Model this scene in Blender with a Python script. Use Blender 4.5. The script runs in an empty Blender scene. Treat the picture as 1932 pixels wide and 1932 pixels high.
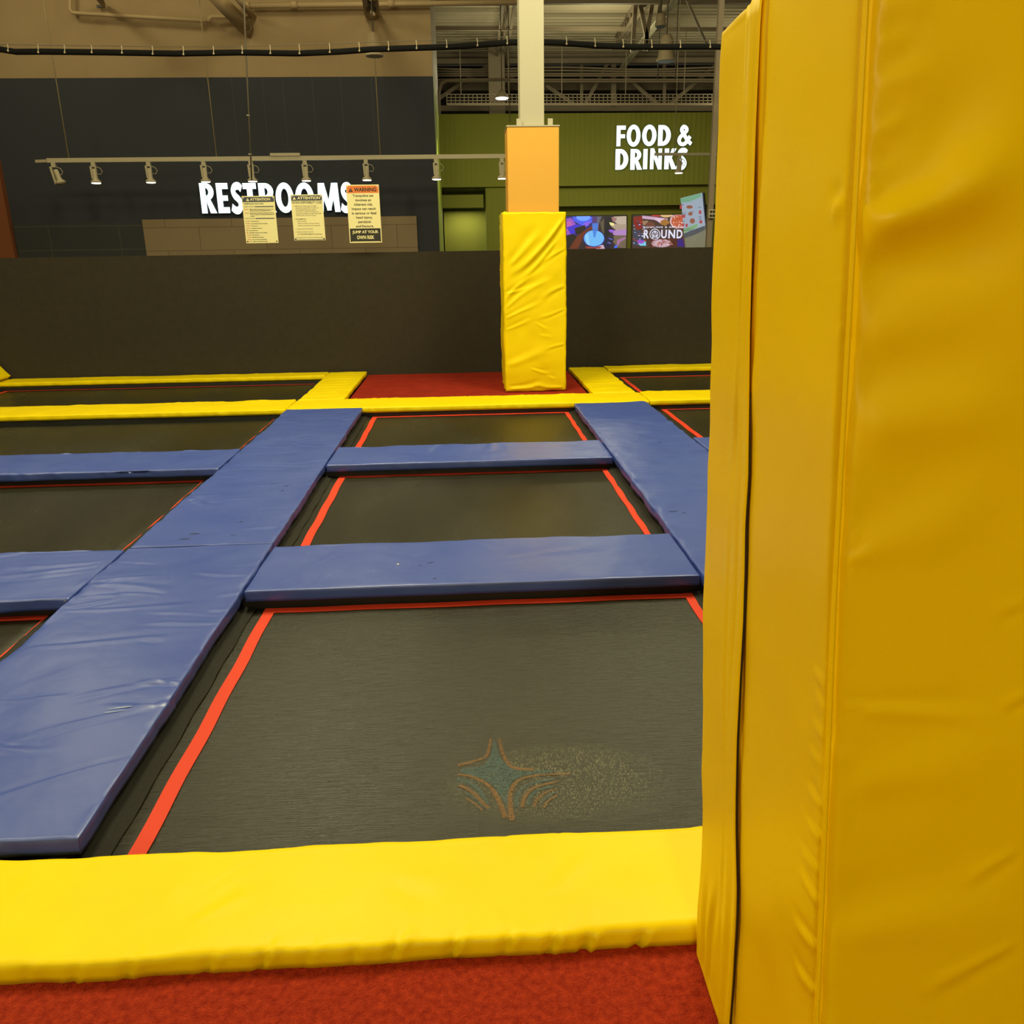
import bpy, bmesh, math, random
import numpy as np
from mathutils import Vector, Matrix, noise
S = bpy.context.scene
C = S.collection
PI = math.pi
def R(d): return d*math.pi/180
random.seed(7)
rng = np.random.RandomState(11)

# ------------------------------------------------------------------ camera
F_PX, PITCH, YAW, ROLL, EYE = 1556.23, 0.301709, -0.052734, -0.015761, 1.5
_cy, _sy = math.cos(YAW), math.sin(YAW)
FW = Vector((-_sy*math.cos(PITCH), _cy*math.cos(PITCH), -math.sin(PITCH)))
R0 = Vector((_cy, _sy, 0)); U0 = R0.cross(FW)
RT = math.cos(ROLL)*R0 + math.sin(ROLL)*U0
UP = -math.sin(ROLL)*R0 + math.cos(ROLL)*U0
cd = bpy.data.cameras.new('camera'); cam = bpy.data.objects.new('camera', cd); C.objects.link(cam)
cam.matrix_world = Matrix(((RT.x, UP.x, -FW.x, 0), (RT.y, UP.y, -FW.y, 0), (RT.z, UP.z, -FW.z, EYE), (0, 0, 0, 1)))
cd.sensor_width = 36; cd.lens = F_PX*36/1932; cd.clip_end = 200; cd.clip_start = 0.05
S.camera = cam

def at(u, v, Y):
    """point of the place at depth Y that the photograph shows at pixel u, v"""
    d = FW + RT*((u-966)/F_PX) - UP*((v-966)/F_PX)
    return Vector((0, 0, EYE)) + d*(Y/d.y)
def atz(u, v, z):
    d = FW + RT*((u-966)/F_PX) - UP*((v-966)/F_PX)
    return Vector((0, 0, EYE)) + d*((z-EYE)/d.z)

# ------------------------------------------------------------------ world, lights, exposure
w = bpy.data.worlds.new('world'); S.world = w; w.use_nodes = True
w.node_tree.nodes['Background'].inputs[0].default_value = (1, .86, .55, 1)
w.node_tree.nodes['Background'].inputs[1].default_value = .02
S.view_settings.view_transform = 'Standard'; S.view_settings.look = 'None'
S.view_settings.gamma = 1; S.view_settings.use_curve_mapping = False
S.view_settings.exposure = 0.0
WARM = (1, .92, .55)
def area(name, loc, sx, sy, power, col=WARM, rot=(0, 0, 0), spread=None):
    d = bpy.data.lights.new(name, 'AREA'); d.shape = 'RECTANGLE'; d.size = sx; d.size_y = sy
    d.energy = power; d.color = col
    if spread: d.spread = spread
    o = bpy.data.objects.new(name, d); o.location = loc; o.rotation_euler = rot; C.objects.link(o)
    return o
def bulb(name, loc, power, r=.35, col=WARM):
    d = bpy.data.lights.new(name, 'POINT'); d.energy = power; d.color = col; d.shadow_soft_size = r
    o = bpy.data.objects.new(name, d); o.location = loc; C.objects.link(o); return o
for x, y, z, pw in ((-5.4, .2, 4.5, 330), (.1, -5.6, 3.9, 520), (-1.6, 5.0, 6.2, 350), (3.0, 5.6, 6.2, 370), (-6.0, 5.0, 6.2, 400)):  # first two are unseen, set low to brighten the big pillar pad's faces
    bulb('unseen_court_light', (x, y, z), pw, .45)
area('court_light', (-3.2, -1.8, 6.6), 1.6, 1.6, 30)
area('court_light', (-1.6, 7.0, 6.8), 1.8, 1.8, 240)
area('court_light', (2.4, 7.4, 6.8), 1.8, 1.8, 240)
bulb('lobby_light', (-7.2, 13.6, 6.9), 135)
bulb('lobby_light', (-2.0, 13.6, 6.9), 120)
area('food_light', (2.6, 18.0, 3.6), 7, .6, 60, (1, .95, .6), (R(40), 0, 0))
area('food_light', (0.1, 21.9, 2.6), .8, .4, 14, (1, .95, .6))
bulb('hall_light', (3.6, 23.0, 5.9), 150, .4)
bulb('hall_light', (.8, 24.0, 5.9), 60, .4)
bulb('hall_light', (8.0, 25, 5.9), 60, .4)

# ------------------------------------------------------------------ materials
def mat(name, col, rough=.5, bump=None, spec=.5, emit=None, strength=1, metallic=0, coat=0):
    m = bpy.data.materials.new(name); m.use_nodes = True
    nt = m.node_tree; b = nt.nodes['Principled BSDF']
    b.inputs['Base Color'].default_value = (*col, 1); b.inputs['Roughness'].default_value = rough
    b.inputs['Specular IOR Level'].default_value = spec; b.inputs['Metallic'].default_value = metallic
    b.inputs['Coat Weight'].default_value = coat
    if emit:
        b.inputs['Emission Color'].default_value = (*emit, 1); b.inputs['Emission Strength'].default_value = strength
    if bump:
        sc, st, dist, stretch = bump
        tc = nt.nodes.new('ShaderNodeTexCoord'); mp = nt.nodes.new('ShaderNodeMapping')
        mp.inputs['Scale'].default_value = stretch
        n = nt.nodes.new('ShaderNodeTexNoise'); n.inputs['Scale'].default_value = sc; n.inputs['Detail'].default_value = 4
        bp = nt.nodes.new('ShaderNodeBump'); bp.inputs['Strength'].default_value = st; bp.inputs['Distance'].default_value = dist
        nt.links.new(tc.outputs['Object'], mp.inputs[0]); nt.links.new(mp.outputs[0], n.inputs['Vector'])
        nt.links.new(n.outputs['Fac'], bp.inputs['Height']); nt.links.new(bp.outputs[0], b.inputs['Normal'])
    return m
def vary(m, c1, c2, scale, stretch=(1, 1, 1), lo=.35, hi=.7, rough=None, detail=5, coord='Object'):
    """base colour wanders between c1 and c2"""
    nt = m.node_tree; b = nt.nodes['Principled BSDF']
    tc = nt.nodes.new('ShaderNodeTexCoord'); mp = nt.nodes.new('ShaderNodeMapping'); mp.inputs['Scale'].default_value = stretch
    n = nt.nodes.new('ShaderNodeTexNoise'); n.inputs['Scale'].default_value = scale; n.inputs['Detail'].default_value = detail
    r = nt.nodes.new('ShaderNodeValToRGB'); r.color_ramp.elements[0].position = lo; r.color_ramp.elements[1].position = hi
    r.color_ramp.elements[0].color = (*c1, 1); r.color_ramp.elements[1].color = (*c2, 1)
    nt.links.new(tc.outputs[coord], mp.inputs[0]); nt.links.new(mp.outputs[0], n.inputs['Vector'])
    nt.links.new(n.outputs['Fac'], r.inputs[0]); nt.links.new(r.outputs[0], b.inputs['Base Color'])
    if rough:
        mr = nt.nodes.new('ShaderNodeMapRange'); mr.inputs['To Min'].default_value = rough[0]; mr.inputs['To Max'].default_value = rough[1]
        nt.links.new(n.outputs['Fac'], mr.inputs['Value']); nt.links.new(mr.outputs[0], b.inputs['Roughness'])
    return m

M = {}
M['yellow'] = vary(mat('yellow vinyl', (.9, .6, .006), .42, (3.0, .12, .05, (1, 1, 1)), .14), (.88, .67, .002), (.82, .62, .002), 2.0, lo=.4, hi=.75)
M['yellow_near'] = vary(mat('shade-toned yellow vinyl', (.8, .48, .004), .38, (2.2, .10, .05, (1, 1, 1)), .15), (.98, .68, .0003), (.93, .62, .0003), 1.6, lo=.4, hi=.75)  # same yellow, with the deeper hue of the shaded pillar put in
M['blue'] = vary(mat('blue vinyl', (.05, .09, .38), .40, (3.5, .15, .05, (1, 1, 1)), .85), (.046, .086, .40), (.058, .102, .41), 3.0, lo=.3, hi=.75, rough=(.30, .40))
M['scuff'] = mat('dark scuff', (.03, .04, .14), .6)
M['white_scuff'] = mat('pale scuff', (.3, .38, .6), .6)
M['stripe'] = mat('red webbing', (.66, .050, .020), .65, (160, .3, .002, (1, 1, .1)), .25)
M['black'] = mat('black steel', (.012, .012, .010), .5)
M['webbing'] = mat('black webbing', (.014, .013, .009), .75, (60, .5, .01, (8, 1, 1)), .4)
M['carpet'] = vary(mat('red carpet', (.42, .03, .012), .95, (260, .9, .01, (1, 1, 1)), .1), (.46, .045, .014), (.27, .020, .008), 55, lo=.3, hi=.7, detail=8)
M['back_carpet'] = vary(mat('dull red carpet', (.3, .02, .01), .95, (200, .5, .01, (1, 1, 1)), .1), (.30, .024, .010), (.24, .018, .009), 8)
M['court_wall'] = vary(mat('black carpeted wall', (.03, .028, .02), .95, (90, .5, .01, (1, 1, 1)), .1), (.044, .038, .027), (.039, .034, .024), 14, detail=8)
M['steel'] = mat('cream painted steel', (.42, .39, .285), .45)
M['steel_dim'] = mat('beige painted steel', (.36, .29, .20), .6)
M['steel_far'] = mat('painted steel darkened for dim roof', (.22, .175, .12), .7)  # painted steel darkened in its colour to look dimly lit
M['orange'] = mat('orange wrap', (.70, .375, .062), .75, (180, .15, .004, (1, 1, 1)), .2)
M['dark_wall'] = mat('charcoal wall paint', (.028, .031, .040), .85)
M['tan_wall'] = vary(mat('tan wall paint', (.36, .25, .13), .9), (.33, .232, .122), (.30, .21, .108), 1.5)
M['green_wall'] = mat('olive green wall', (.20, .205, .02), .8)
M['lime'] = mat('lime paint', (.42, .50, .06), .7)
M['rust'] = mat('rust paint', (.19, .055, .015), .8)
M['floor'] = mat('hall floor', (.08, .07, .06), .6)
M['deck'] = mat('cream roof deck', (.42, .36, .25), .75)
M['dark_void'] = mat('far wall darkened for shade', (.014, .013, .011), .9)  # near black stands in for the unlit space past the deck
M['wall_plain'] = mat('warm grey wall', (.30, .25, .17), .9)
M['letter'] = mat('lit white letter', (.8, .9, .95), .5, emit=(.70, .93, 1), strength=1.35)
M['letter_side'] = mat('letter return', (.15, .16, .17), .5)
M['fixture'] = mat('beige fixture metal', (.42, .36, .24), .5)
M['bulb'] = mat('lit lamp lens', (1, 1, .8), .4, emit=(1, .90, .62), strength=6)
M['lamp_glow'] = mat('bright high bay lens', (1, 1, 1), .4, emit=(1, 1, .92), strength=4)
M['glass_shade'] = mat('frosted shade', (.42, .34, .22), .5)
M['cable'] = mat('black cable sleeve', (.010, .010, .010), .9, spec=.05)
M['wire'] = mat('thin wire', (.12, .10, .07), .6)
M['sign'] = mat('cream sign board', (.80, .74, .40), .55)
M['sign_navy'] = mat('navy print', (.045, .055, .09), .5)
M['sign_orange'] = mat('orange print', (.70, .18, .03), .5)
M['sign_black'] = mat('black print', (.015, .015, .012), .5)
M['sign_red'] = mat('red print', (.45, .05, .02), .5)
M['sign_teal'] = mat('dark green print', (.03, .07, .06), .5)
M['tv_case'] = mat('black tv case', (.01, .01, .01), .4)

def mat_mat():
    """woven black polypropylene jumping bed: crosswise weave, worn flecks"""
    m = bpy.data.materials.new('woven black bed'); m.use_nodes = True; nt = m.node_tree; b = nt.nodes['Principled BSDF']
    L = nt.links.new
    tc = nt.nodes.new('ShaderNodeTexCoord')
    def noise_(scale, stretch, detail=4):
        mp = nt.nodes.new('ShaderNodeMapping'); mp.inputs['Scale'].default_value = stretch
        n = nt.nodes.new('ShaderNodeTexNoise'); n.inputs['Scale'].default_value = scale; n.inputs['Detail'].default_value = detail
        L(tc.outputs['Object'], mp.inputs[0]); L(mp.outputs[0], n.inputs['Vector']); return n
    big = noise_(1.6, (1, .35, 0), 3); weft = noise_(9, (1, 26, 0), 7); fine = noise_(220, (.25, 3, 0), 2)
    r = nt.nodes.new('ShaderNodeValToRGB'); r.color_ramp.elements[0].position = .3; r.color_ramp.elements[1].position = .72
    r.color_ramp.elements[0].color = (.010, .0098, .006, 1); r.color_ramp.elements[1].color = (.034, .033, .019, 1)
    mx = nt.nodes.new('ShaderNodeMath'); mx.operation = 'MULTIPLY_ADD'; mx.inputs[1].default_value = .35
    h = nt.nodes.new('ShaderNodeMath'); h.operation = 'MULTIPLY'; h.inputs[1].default_value = .65
    L(weft.outputs['Fac'], h.inputs[0]); L(big.outputs['Fac'], mx.inputs[0]); L(h.outputs[0], mx.inputs[2])
    L(mx.outputs[0], r.inputs[0]); L(r.outputs[0], b.inputs['Base Color'])
    mr = nt.nodes.new('ShaderNodeMapRange'); mr.inputs['From Min'].default_value = .3; mr.inputs['From Max'].default_value = .7
    mr.inputs['To Min'].default_value = .17; mr.inputs['To Max'].default_value = .30
    L(big.outputs['Fac'], mr.inputs['Value']); L(mr.outputs[0], b.inputs['Roughness'])
    ad = nt.nodes.new('ShaderNodeMath'); ad.operation = 'ADD'; L(weft.outputs['Fac'], ad.inputs[0]); L(fine.outputs['Fac'], ad.inputs[1])
    bp = nt.nodes.new('ShaderNodeBump'); bp.inputs['Strength'].default_value = .35; bp.inputs['Distance'].default_value = .004
    L(ad.outputs[0], bp.inputs['Height']); L(bp.outputs[0], b.inputs['Normal'])
    b.inputs['Specular IOR Level'].default_value = .35
    tg = nt.nodes.new('ShaderNodeTangent'); tg.direction_type = 'UV_MAP'; tg.uv_map = 'weave'
    L(tg.outputs[0], b.inputs['Tangent']); b.inputs['Anisotropic'].default_value = .85; b.inputs['Anisotropic Rotation'].default_value = .25
    return m
M['bed'] = mat_mat()

def faded(name, col, keep=.5, soft=False, stretch=(1, 2.5, 1)):
    """print worn through to the mat: broken up by a fine noise"""
    m = bpy.data.materials.new(name); m.use_nodes = True; nt = m.node_tree; b = nt.nodes['Principled BSDF']
    b.inputs['Base Color'].default_value = (*col, 1); b.inputs['Roughness'].default_value = .5
    tc = nt.nodes.new('ShaderNodeTexCoord'); mp = nt.nodes.new('ShaderNodeMapping'); mp.inputs['Scale'].default_value = stretch
    n = nt.nodes.new('ShaderNodeTexNoise'); n.inputs['Scale'].default_value = 120; n.inputs['Detail'].default_value = 3
    mr = nt.nodes.new('ShaderNodeMapRange'); mr.inputs['From Min'].default_value = .62-keep*.4; mr.inputs['From Max'].default_value = .82-keep*.4
    mr.inputs['To Max'].default_value = .6
    nt.links.new(tc.outputs['Object'], mp.inputs[0]); nt.links.new(mp.outputs[0], n.inputs['Vector'])
    nt.links.new(n.outputs['Fac'], mr.inputs['Value']); out = mr.outputs[0]
    if soft:   # the wear thins out towards the rim of the patch
        v = nt.nodes.new('ShaderNodeVectorMath'); v.operation = 'DISTANCE'; v.inputs[1].default_value = (.5, .5, 0)
        m0 = nt.nodes.new('ShaderNodeMapping'); m0.inputs['Scale'].default_value = (1, 1, 0); nt.links.new(tc.outputs['Generated'], m0.inputs[0]); nt.links.new(m0.outputs[0], v.inputs[0])
        f = nt.nodes.new('ShaderNodeMapRange'); f.inputs['From Min'].default_value = .55; f.inputs['From Max'].default_value = .30; f.inputs['To Max'].default_value = .6
        mu = nt.nodes.new('ShaderNodeMath'); mu.operation = 'MULTIPLY'
        nt.links.new(v.outputs['Value'], f.inputs['Value']); nt.links.new(f.outputs[0], mu.inputs[0]); nt.links.new(out, mu.inputs[1]); out = mu.outputs[0]
    nt.links.new(out, b.inputs['Alpha'])
    return m
M['logo_blue'] = faded('faded blue print', (.05, .115, .125), .7)
M['logo_orange'] = faded('faded orange print', (.24, .105, .012), .75)
M['flecks'] = faded('worn pale threads', (.46, .44, .27), .28, True, (2.2, .7, 1))

def rib_mat(name, col, axis, pitch, depth=.01):
    m = mat(name, col, .8); nt = m.node_tree; b = nt.nodes['Principled BSDF']
    tc = nt.nodes.new('ShaderNodeTexCoord'); wv = nt.nodes.new('ShaderNodeTexWave'); wv.bands_direction = axis
    wv.inputs['Scale'].default_value = 1/pitch/3.18; wv.inputs['Distortion'].default_value = 0
    bp = nt.nodes.new('ShaderNodeBump'); bp.inputs['Strength'].default_value = .5; bp.inputs['Distance'].default_value = depth
    nt.links.new(tc.outputs['Object'], wv.inputs['Vector']); nt.links.new(wv.outputs['Fac'], bp.inputs['Height']); nt.links.new(bp.outputs[0], b.inputs['Normal'])
    return m
M['green_rib'] = rib_mat('ribbed olive green wall', (.20, .205, .02), 'X', .12, .012)

def tile_mat(name, c1, c2, mortar, bw, bh, off=.5, msize=.006):
    m = mat(name, c1, .7); nt = m.node_tree; b = nt.nodes['Principled BSDF']
    tc = nt.nodes.new('ShaderNodeTexCoord'); mp = nt.nodes.new('ShaderNodeMapping'); mp.inputs['Rotation'].default_value = (PI/2, 0, 0)
    br = nt.nodes.new('ShaderNodeTexBrick'); br.offset = off
    br.inputs['Color1'].default_value = (*c1, 1); br.inputs['Color2'].default_value = (*c2, 1); br.inputs['Mortar'].default_value = (*mortar, 1)
    br.inputs['Scale'].default_value = 1; br.inputs['Brick Width'].default_value = bw; br.inputs['Row Height'].default_value = bh
    br.inputs['Mortar Size'].default_value = msize; br.inputs['Mortar Smooth'].default_value = .1
    nt.links.new(tc.outputs['Object'], mp.inputs[0]); nt.links.new(mp.outputs[0], br.inputs['Vector']); nt.links.new(br.outputs['Color'], b.inputs['Base Color'])
    return m
M['tan_tile'] = tile_mat('tan wall tile', (.26, .185, .10), (.235, .165, .088), (.13, .09, .045), 1.25, .42)
M['dark_tile'] = tile_mat('charcoal wall tile', (.028, .030, .032), (.024, .026, .028), (.06, .055, .04), 1.3, .43, 0, .008)

# ------------------------------------------------------------------ mesh helpers
def link(name, me, m=None, parent=None):
    o = bpy.data.objects.new(name, me); C.objects.link(o)
    if m is not None and not me.materials:
        for x in (m if isinstance(m, (list, tuple)) else [m]): me.materials.append(x)
    if parent: o.parent = parent
    return o
def tag(o, label=None, cat=None, group=None, kind=None):
    for k, v in (('label', label), ('category', cat), ('group', group), ('kind', kind)):
        if v: o[k] = v
    return o
def thing(name, label, cat, loc=(0, 0, 0), rotz=0, group=None):
    o = bpy.data.objects.new(name, None); C.objects.link(o); o.location = loc; o.rotation_euler = (0, 0, rotz)
    o.empty_display_size = .1
    return tag(o, label, cat, group)
def rel(parent): return -Vector(parent.location)

class MB:
    def __init__(s): s.bm = bmesh.new(); s.mi = 0
    def _f(s, fs):
        for f in fs: f.material_index = s.mi
    def box(s, a, b, bev=0):
        x0, y0, z0 = a; x1, y1, z1 = b
        v = [s.bm.verts.new(p) for p in ((x0,y0,z0),(x1,y0,z0),(x1,y1,z0),(x0,y1,z0),(x0,y0,z1),(x1,y0,z1),(x1,y1,z1),(x0,y1,z1))]
        fs = [s.bm.faces.new([v[i] for i in q]) for q in ((0,3,2,1),(4,5,6,7),(0,1,5,4),(1,2,6,5),(2,3,7,6),(3,0,4,7))]
        s._f(fs)
        if bev:
            ed = list({e for f in fs for e in f.edges})
            r = bmesh.ops.bevel(s.bm, geom=ed, offset=bev, segments=2, affect='EDGES', profile=.5); s._f(r['faces'])
        return s
    def bar(s, p, q, w, h=None):
        """rectangular bar from p to q"""
        p, q = Vector(p), Vector(q); h = h or w; d = (q-p).normalized()
        up = Vector((0, 0, 1)) if abs(d.z) < .95 else Vector((0, 1, 0))
        sx = d.cross(up).normalized()*w/2; sz = sx.cross(d).normalized()*h/2
        v = [s.bm.verts.new(c + a*sx + b*sz) for c in (p, q) for a, b in ((-1,-1),(1,-1),(1,1),(-1,1))]
        s._f([s.bm.faces.new([v[i] for i in g]) for g in ((3,2,1,0),(4,5,6,7),(0,1,5,4),(1,2,6,5),(2,3,7,6),(3,0,4,7))])
        return s
    def tube(s, pts, r, n=8, cap=True):
        pts = [Vector(p) for p in pts]; rings = []
        rr = r if isinstance(r, (list, tuple)) else [r]*len(pts)
        ref = None
        for i, p in enumerate(pts):
            d = (pts[min(i+1, len(pts)-1)] - pts[max(i-1, 0)]).normalized()
            if ref is None: ref = Vector((0, 0, 1)) if abs(d.z) < .9 else Vector((1, 0, 0))
            a = d.cross(ref).normalized(); b = a.cross(d).normalized(); ref = b
            rings.append([s.bm.verts.new(p + float(rr[i])*(math.cos(t*2*PI/n)*a + math.sin(t*2*PI/n)*b)) for t in range(n)])
        for i in range(len(rings)-1):
            for k in range(n):
                f = s.bm.faces.new((rings[i][k], rings[i][(k+1) % n], rings[i+1][(k+1) % n], rings[i+1][k])); f.smooth = True; f.material_index = s.mi
        if cap:
            s._f([s.bm.faces.new(rings[0][::-1]), s.bm.faces.new(rings[-1])])
        return s
    def lathe(s, c, prof, n=20, axis=Vector((0, 0, 1))):
        q = Vector((0, 0, 1)).rotation_difference(axis); c = Vector(c)
        rings = [[s.bm.verts.new(c + q @ Vector((r*math.cos(t*2*PI/n), r*math.sin(t*2*PI/n), z))) for t in range(n)] for r, z in prof]
        for i in range(len(rings)-1):
            for k in range(n):
                f = s.bm.faces.new((rings[i][k], rings[i][(k+1) % n], rings[i+1][(k+1) % n], rings[i+1][k])); f.smooth = True; f.material_index = s.mi
        s._f([s.bm.faces.new(rings[0][::-1]), s.bm.faces.new(rings[-1])])
        return s
    def poly(s, pts, off=None):
        f = s.bm.faces.new([s.bm.verts.new(p) for p in pts]); f.material_index = s.mi; return s
    def slab(s, pts, thick):
        """closed prism: outline pts pushed by the vector thick"""
        t = Vector(thick); a = [s.bm.verts.new(p) for p in pts]; b = [s.bm.verts.new(Vector(p)+t) for p in pts]; n = len(a)
        s._f([s.bm.faces.new(a), s.bm.faces.new(b[::-1])] + [s.bm.faces.new((a[i], b[i], b[(i+1) % n], a[(i+1) % n])) for i in range(n)])
        return s
    def build(s, name, m, parent=None, off=None):
        if off is not None: bmesh.ops.translate(s.bm, verts=s.bm.verts, vec=Vector(off))
        elif parent is not None: bmesh.ops.translate(s.bm, verts=s.bm.verts, vec=-Vector(parent.location))
        bmesh.ops.recalc_face_normals(s.bm, faces=s.bm.faces)
        me = bpy.data.meshes.new(name); s.bm.to_mesh(me); s.bm.free()
        return link(name, me, m, parent)
def struct(name, mb, m):
    o = mb.build(name, m); o['kind'] = 'structure'; return o

# ------------------------------------------------------------------ creased vinyl
def fold(X, Y, x0, y0, x1, y1, wd, amp, bend=0.0):
    dx, dy = x1-x0, y1-y0; L = math.hypot(dx, dy); dx /= L; dy /= L
    t = ((X-x0)*dx + (Y-y0)*dy)/L; p = -(X-x0)*dy + (Y-y0)*dx + bend*L*np.sin(np.clip(t, 0, 1)*PI)
    taper = np.clip(t*6, 0, 1)*np.clip((1-t)*2.2, 0, 1)
    taper = taper*taper*(3-2*taper)
    ww = wd*(.7+.9*np.clip(t, 0, 1))
    return amp*taper*(np.exp(-(p/ww)**2) - .55*np.exp(-((p-1.7*ww)/(1.3*ww))**2))
def vnoise(X, Y, sx, sy, seed):
    """smooth value noise"""
    r = np.random.RandomState(seed); G = r.rand(64, 64)
    x = X*sx + 17.3; y = Y*sy + 9.1; xi = np.floor(x).astype(int); yi = np.floor(y).astype(int); fx = x-xi; fy = y-yi
    fx = fx*fx*(3-2*fx); fy = fy*fy*(3-2*fy)
    g = lambda a, b: G[a % 64, b % 64]
    return (g(xi, yi)*(1-fx)+g(xi+1, yi)*fx)*(1-fy) + (g(xi, yi+1)*(1-fx)+g(xi+1, yi+1)*fx)*fy - .5

def pad(name, W, L, T, m, folds=(), step=.02, r=.014, seed=1, ruffle=.004, ruf_pitch=7., soft=.004, frame=None, parent=None, skew=(0, 0)):
    """stuffed vinyl slab: outer size W x L x T, top at 0, corner 0,0. frame maps local (x, y, z) arrays to the place"""
    tmax = PI*r/2 + (T-r)
    def axis(W):
        n = max(2, int((W-2*r)/step)); inner = np.linspace(r, W-r, n+1)
        arc = np.linspace(0, PI*r/2, 4)[1:]; side = np.linspace(PI*r/2, tmax, max(2, int((T-r)/max(step*.8, .012)))+1)[1:]
        ex = np.concatenate([arc, side]); 
        return np.concatenate([r-ex[::-1], inner, W-r+ex])
    ax, ay = axis(W), axis(L); A, B = np.meshgrid(ax, ay, indexing='ij')
    cx = np.clip(A, r, W-r); cyy = np.clip(B, r, L-r); ta = A-cx; tb = B-cyy; t = np.hypot(ta, tb)
    dx = np.divide(ta, t, out=np.zeros_like(t), where=t > 1e-9); dy = np.divide(tb, t, out=np.zeros_like(t), where=t > 1e-9)
    t = np.minimum(t, tmax); th = np.minimum(t/r, PI/2)
    nx, ny, nz = dx*np.sin(th), dy*np.sin(th), np.cos(th)
    X = cx + r*nx; Y = cyy + r*ny; Z = -r + r*nz - np.maximum(0, t-PI*r/2)
    # displacement
    H = soft*2*vnoise(A, B, 3.1, 3.1, seed) + soft*vnoise(A, B, 8, 8, seed+1)
    wx = A + .03*vnoise(A, B, 4, 4, seed+2); wy = B + .03*vnoise(A, B, 4, 4, seed+3)
    for f in folds: H = H + fold(wx, wy, *f)
    edge = np.exp(-((np.minimum(np.minimum(A, W-A), np.minimum(B, L-B)).clip(0))/.02)**2)
    alongx = np.where(np.abs(tb) > np.abs(ta), A, B); dep = np.maximum(np.abs(ta), np.abs(tb))
    H = H + edge*ruffle*(vnoise(alongx+dep*.7, dep, ruf_pitch, 2., seed+5)*1.6 + vnoise(alongx-dep*.9, dep, ruf_pitch*2.7, 3., seed+6)*.9)
    sag = np.clip(t/tmax, 0, 1)
    X = X + nx*H; Y = Y + ny*H; Z = Z + nz*H
    if skew[0]: X = X + skew[0]*(np.clip(B, 0, L)/L)
    if skew[1]: Y = Y + skew[1]*(np.clip(A, 0, W)/W)
    if frame: X, Y, Z = frame(X, Y, Z)
    nI, nJ = X.shape; co = np.stack([X, Y, Z], -1).reshape(-1, 3)
    idx = np.arange(nI*nJ).reshape(nI, nJ)
    q = np.stack([idx[:-1, :-1], idx[1:, :-1], idx[1:, 1:], idx[:-1, 1:]], -1).reshape(-1, 4)
    me = bpy.data.meshes.new(name); me.from_pydata(co.tolist(), [], q.tolist())
    # underside
    bm = bmesh.new(); bm.from_mesh(me); 
    be = [e for e in bm.edges if e.is_boundary]
    bmesh.ops.contextual_create(bm, geom=be) if False else bmesh.ops.holes_fill(bm, edges=be, sides=0)
    for f in bm.faces: f.smooth = len(f.verts) < 5
    bmesh.ops.recalc_face_normals(bm, faces=bm.faces)
    bm.to_mesh(me); bm.free()
    return link(name, me, m, parent)
def rnd_folds(W, L, n, seed, direction='x', amp=(.002, .006), wd=(.006, .016), edge_bias=.6):
    """creases pulling mostly across the pad, many starting from an edge"""
    r = random.Random(seed); out = []
    for _ in range(n):
        ln = r.uniform(.12, .55)*(W if direction == 'x' else L)
        a = r.gauss(0, .22)
        if direction == 'x':
            left = r.random() < .5
            x0 = (0 if left else W) if r.random() < edge_bias else r.uniform(0, W)
            y0 = r.uniform(.02, L-.02); s = 1 if left else -1
            out.append((x0, y0, x0+s*ln*math.cos(a), y0+ln*math.sin(a), r.uniform(*wd), r.uniform(*amp)*r.choice((1, 1, -1)), r.gauss(0, .04)))
        else:
            low = r.random() < .5
            y0 = (0 if low else L) if r.random() < edge_bias else r.uniform(0, L)
            x0 = r.uniform(.02, W-.02); s = 1 if low else -1
            out.append((x0, y0, x0+ln*math.sin(a+.5), y0+s*ln*math.cos(a+.5), r.uniform(*wd), r.uniform(*amp)*r.choice((1, 1, -1)), r.gauss(0, .04)))
    return out
def floor_pad(name, x0, x1, y0, y1, m, label, cat, group, folds=(), top=0.0, T=.055, **k):
    g = .005
    if m is M['blue']: k.setdefault('r', .007)
    o = pad(name, x1-x0-2*g, y1-y0-2*g, T, m, folds, **k); o.location = (x0+g, y0+g, top); return tag(o, label, cat, group)

# ------------------------------------------------------------------ text
def text_mesh(s, size, extrude=0.0, offset=0.0, align='LEFT', xs=1.0, spacing=1.0, line=1.0, res=4):
    cu = bpy.data.curves.new('t', 'FONT'); cu.body = s; cu.size = size; cu.extrude = extrude; cu.offset = offset
    cu.align_x = align; cu.space_character = spacing; cu.space_line = line; cu.resolution_u = res
    o = bpy.data.objects.new('t', cu); C.objects.link(o)
    me = bpy.data.meshes.new_from_object(o.evaluated_get(bpy.context.evaluated_depsgraph_get()))
    bpy.data.objects.remove(o); bpy.data.curves.remove(cu)
    # stand upright, facing -Y
    me.transform(Matrix.Rotation(PI/2, 4, 'X') @ Matrix.Diagonal((xs, 1, 1, 1))); me.materials.clear()
    return me
def fit_text(s, w, h, **k):
    """text mesh scaled to exactly w x h, its lower left corner at the origin"""
    me = text_mesh(s, 1.0, **k)
    xs = [v.co.x for v in me.vertices]; zs = [v.co.z for v in me.vertices]; ys = [v.co.y for v in me.vertices]
    sx = w/(max(xs)-min(xs)); sz = (h/(max(zs)-min(zs))) if h else sx
    me.transform(Matrix.Diagonal((sx, 1, sz, 1)) @ Matrix.Translation((-min(xs), 0, -min(zs))))
    return me
#==OBJECTS==
# ================================================================== THE SETTING
FLOOR = -1.0
struct('floor', MB().box((-16, -7, FLOOR-.1), (16, 33, FLOOR)), M['floor'])
struct('floor_carpet', MB().box((-6, -4, FLOOR), (6, 1.93, -.055)), M['carpet'])
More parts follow.
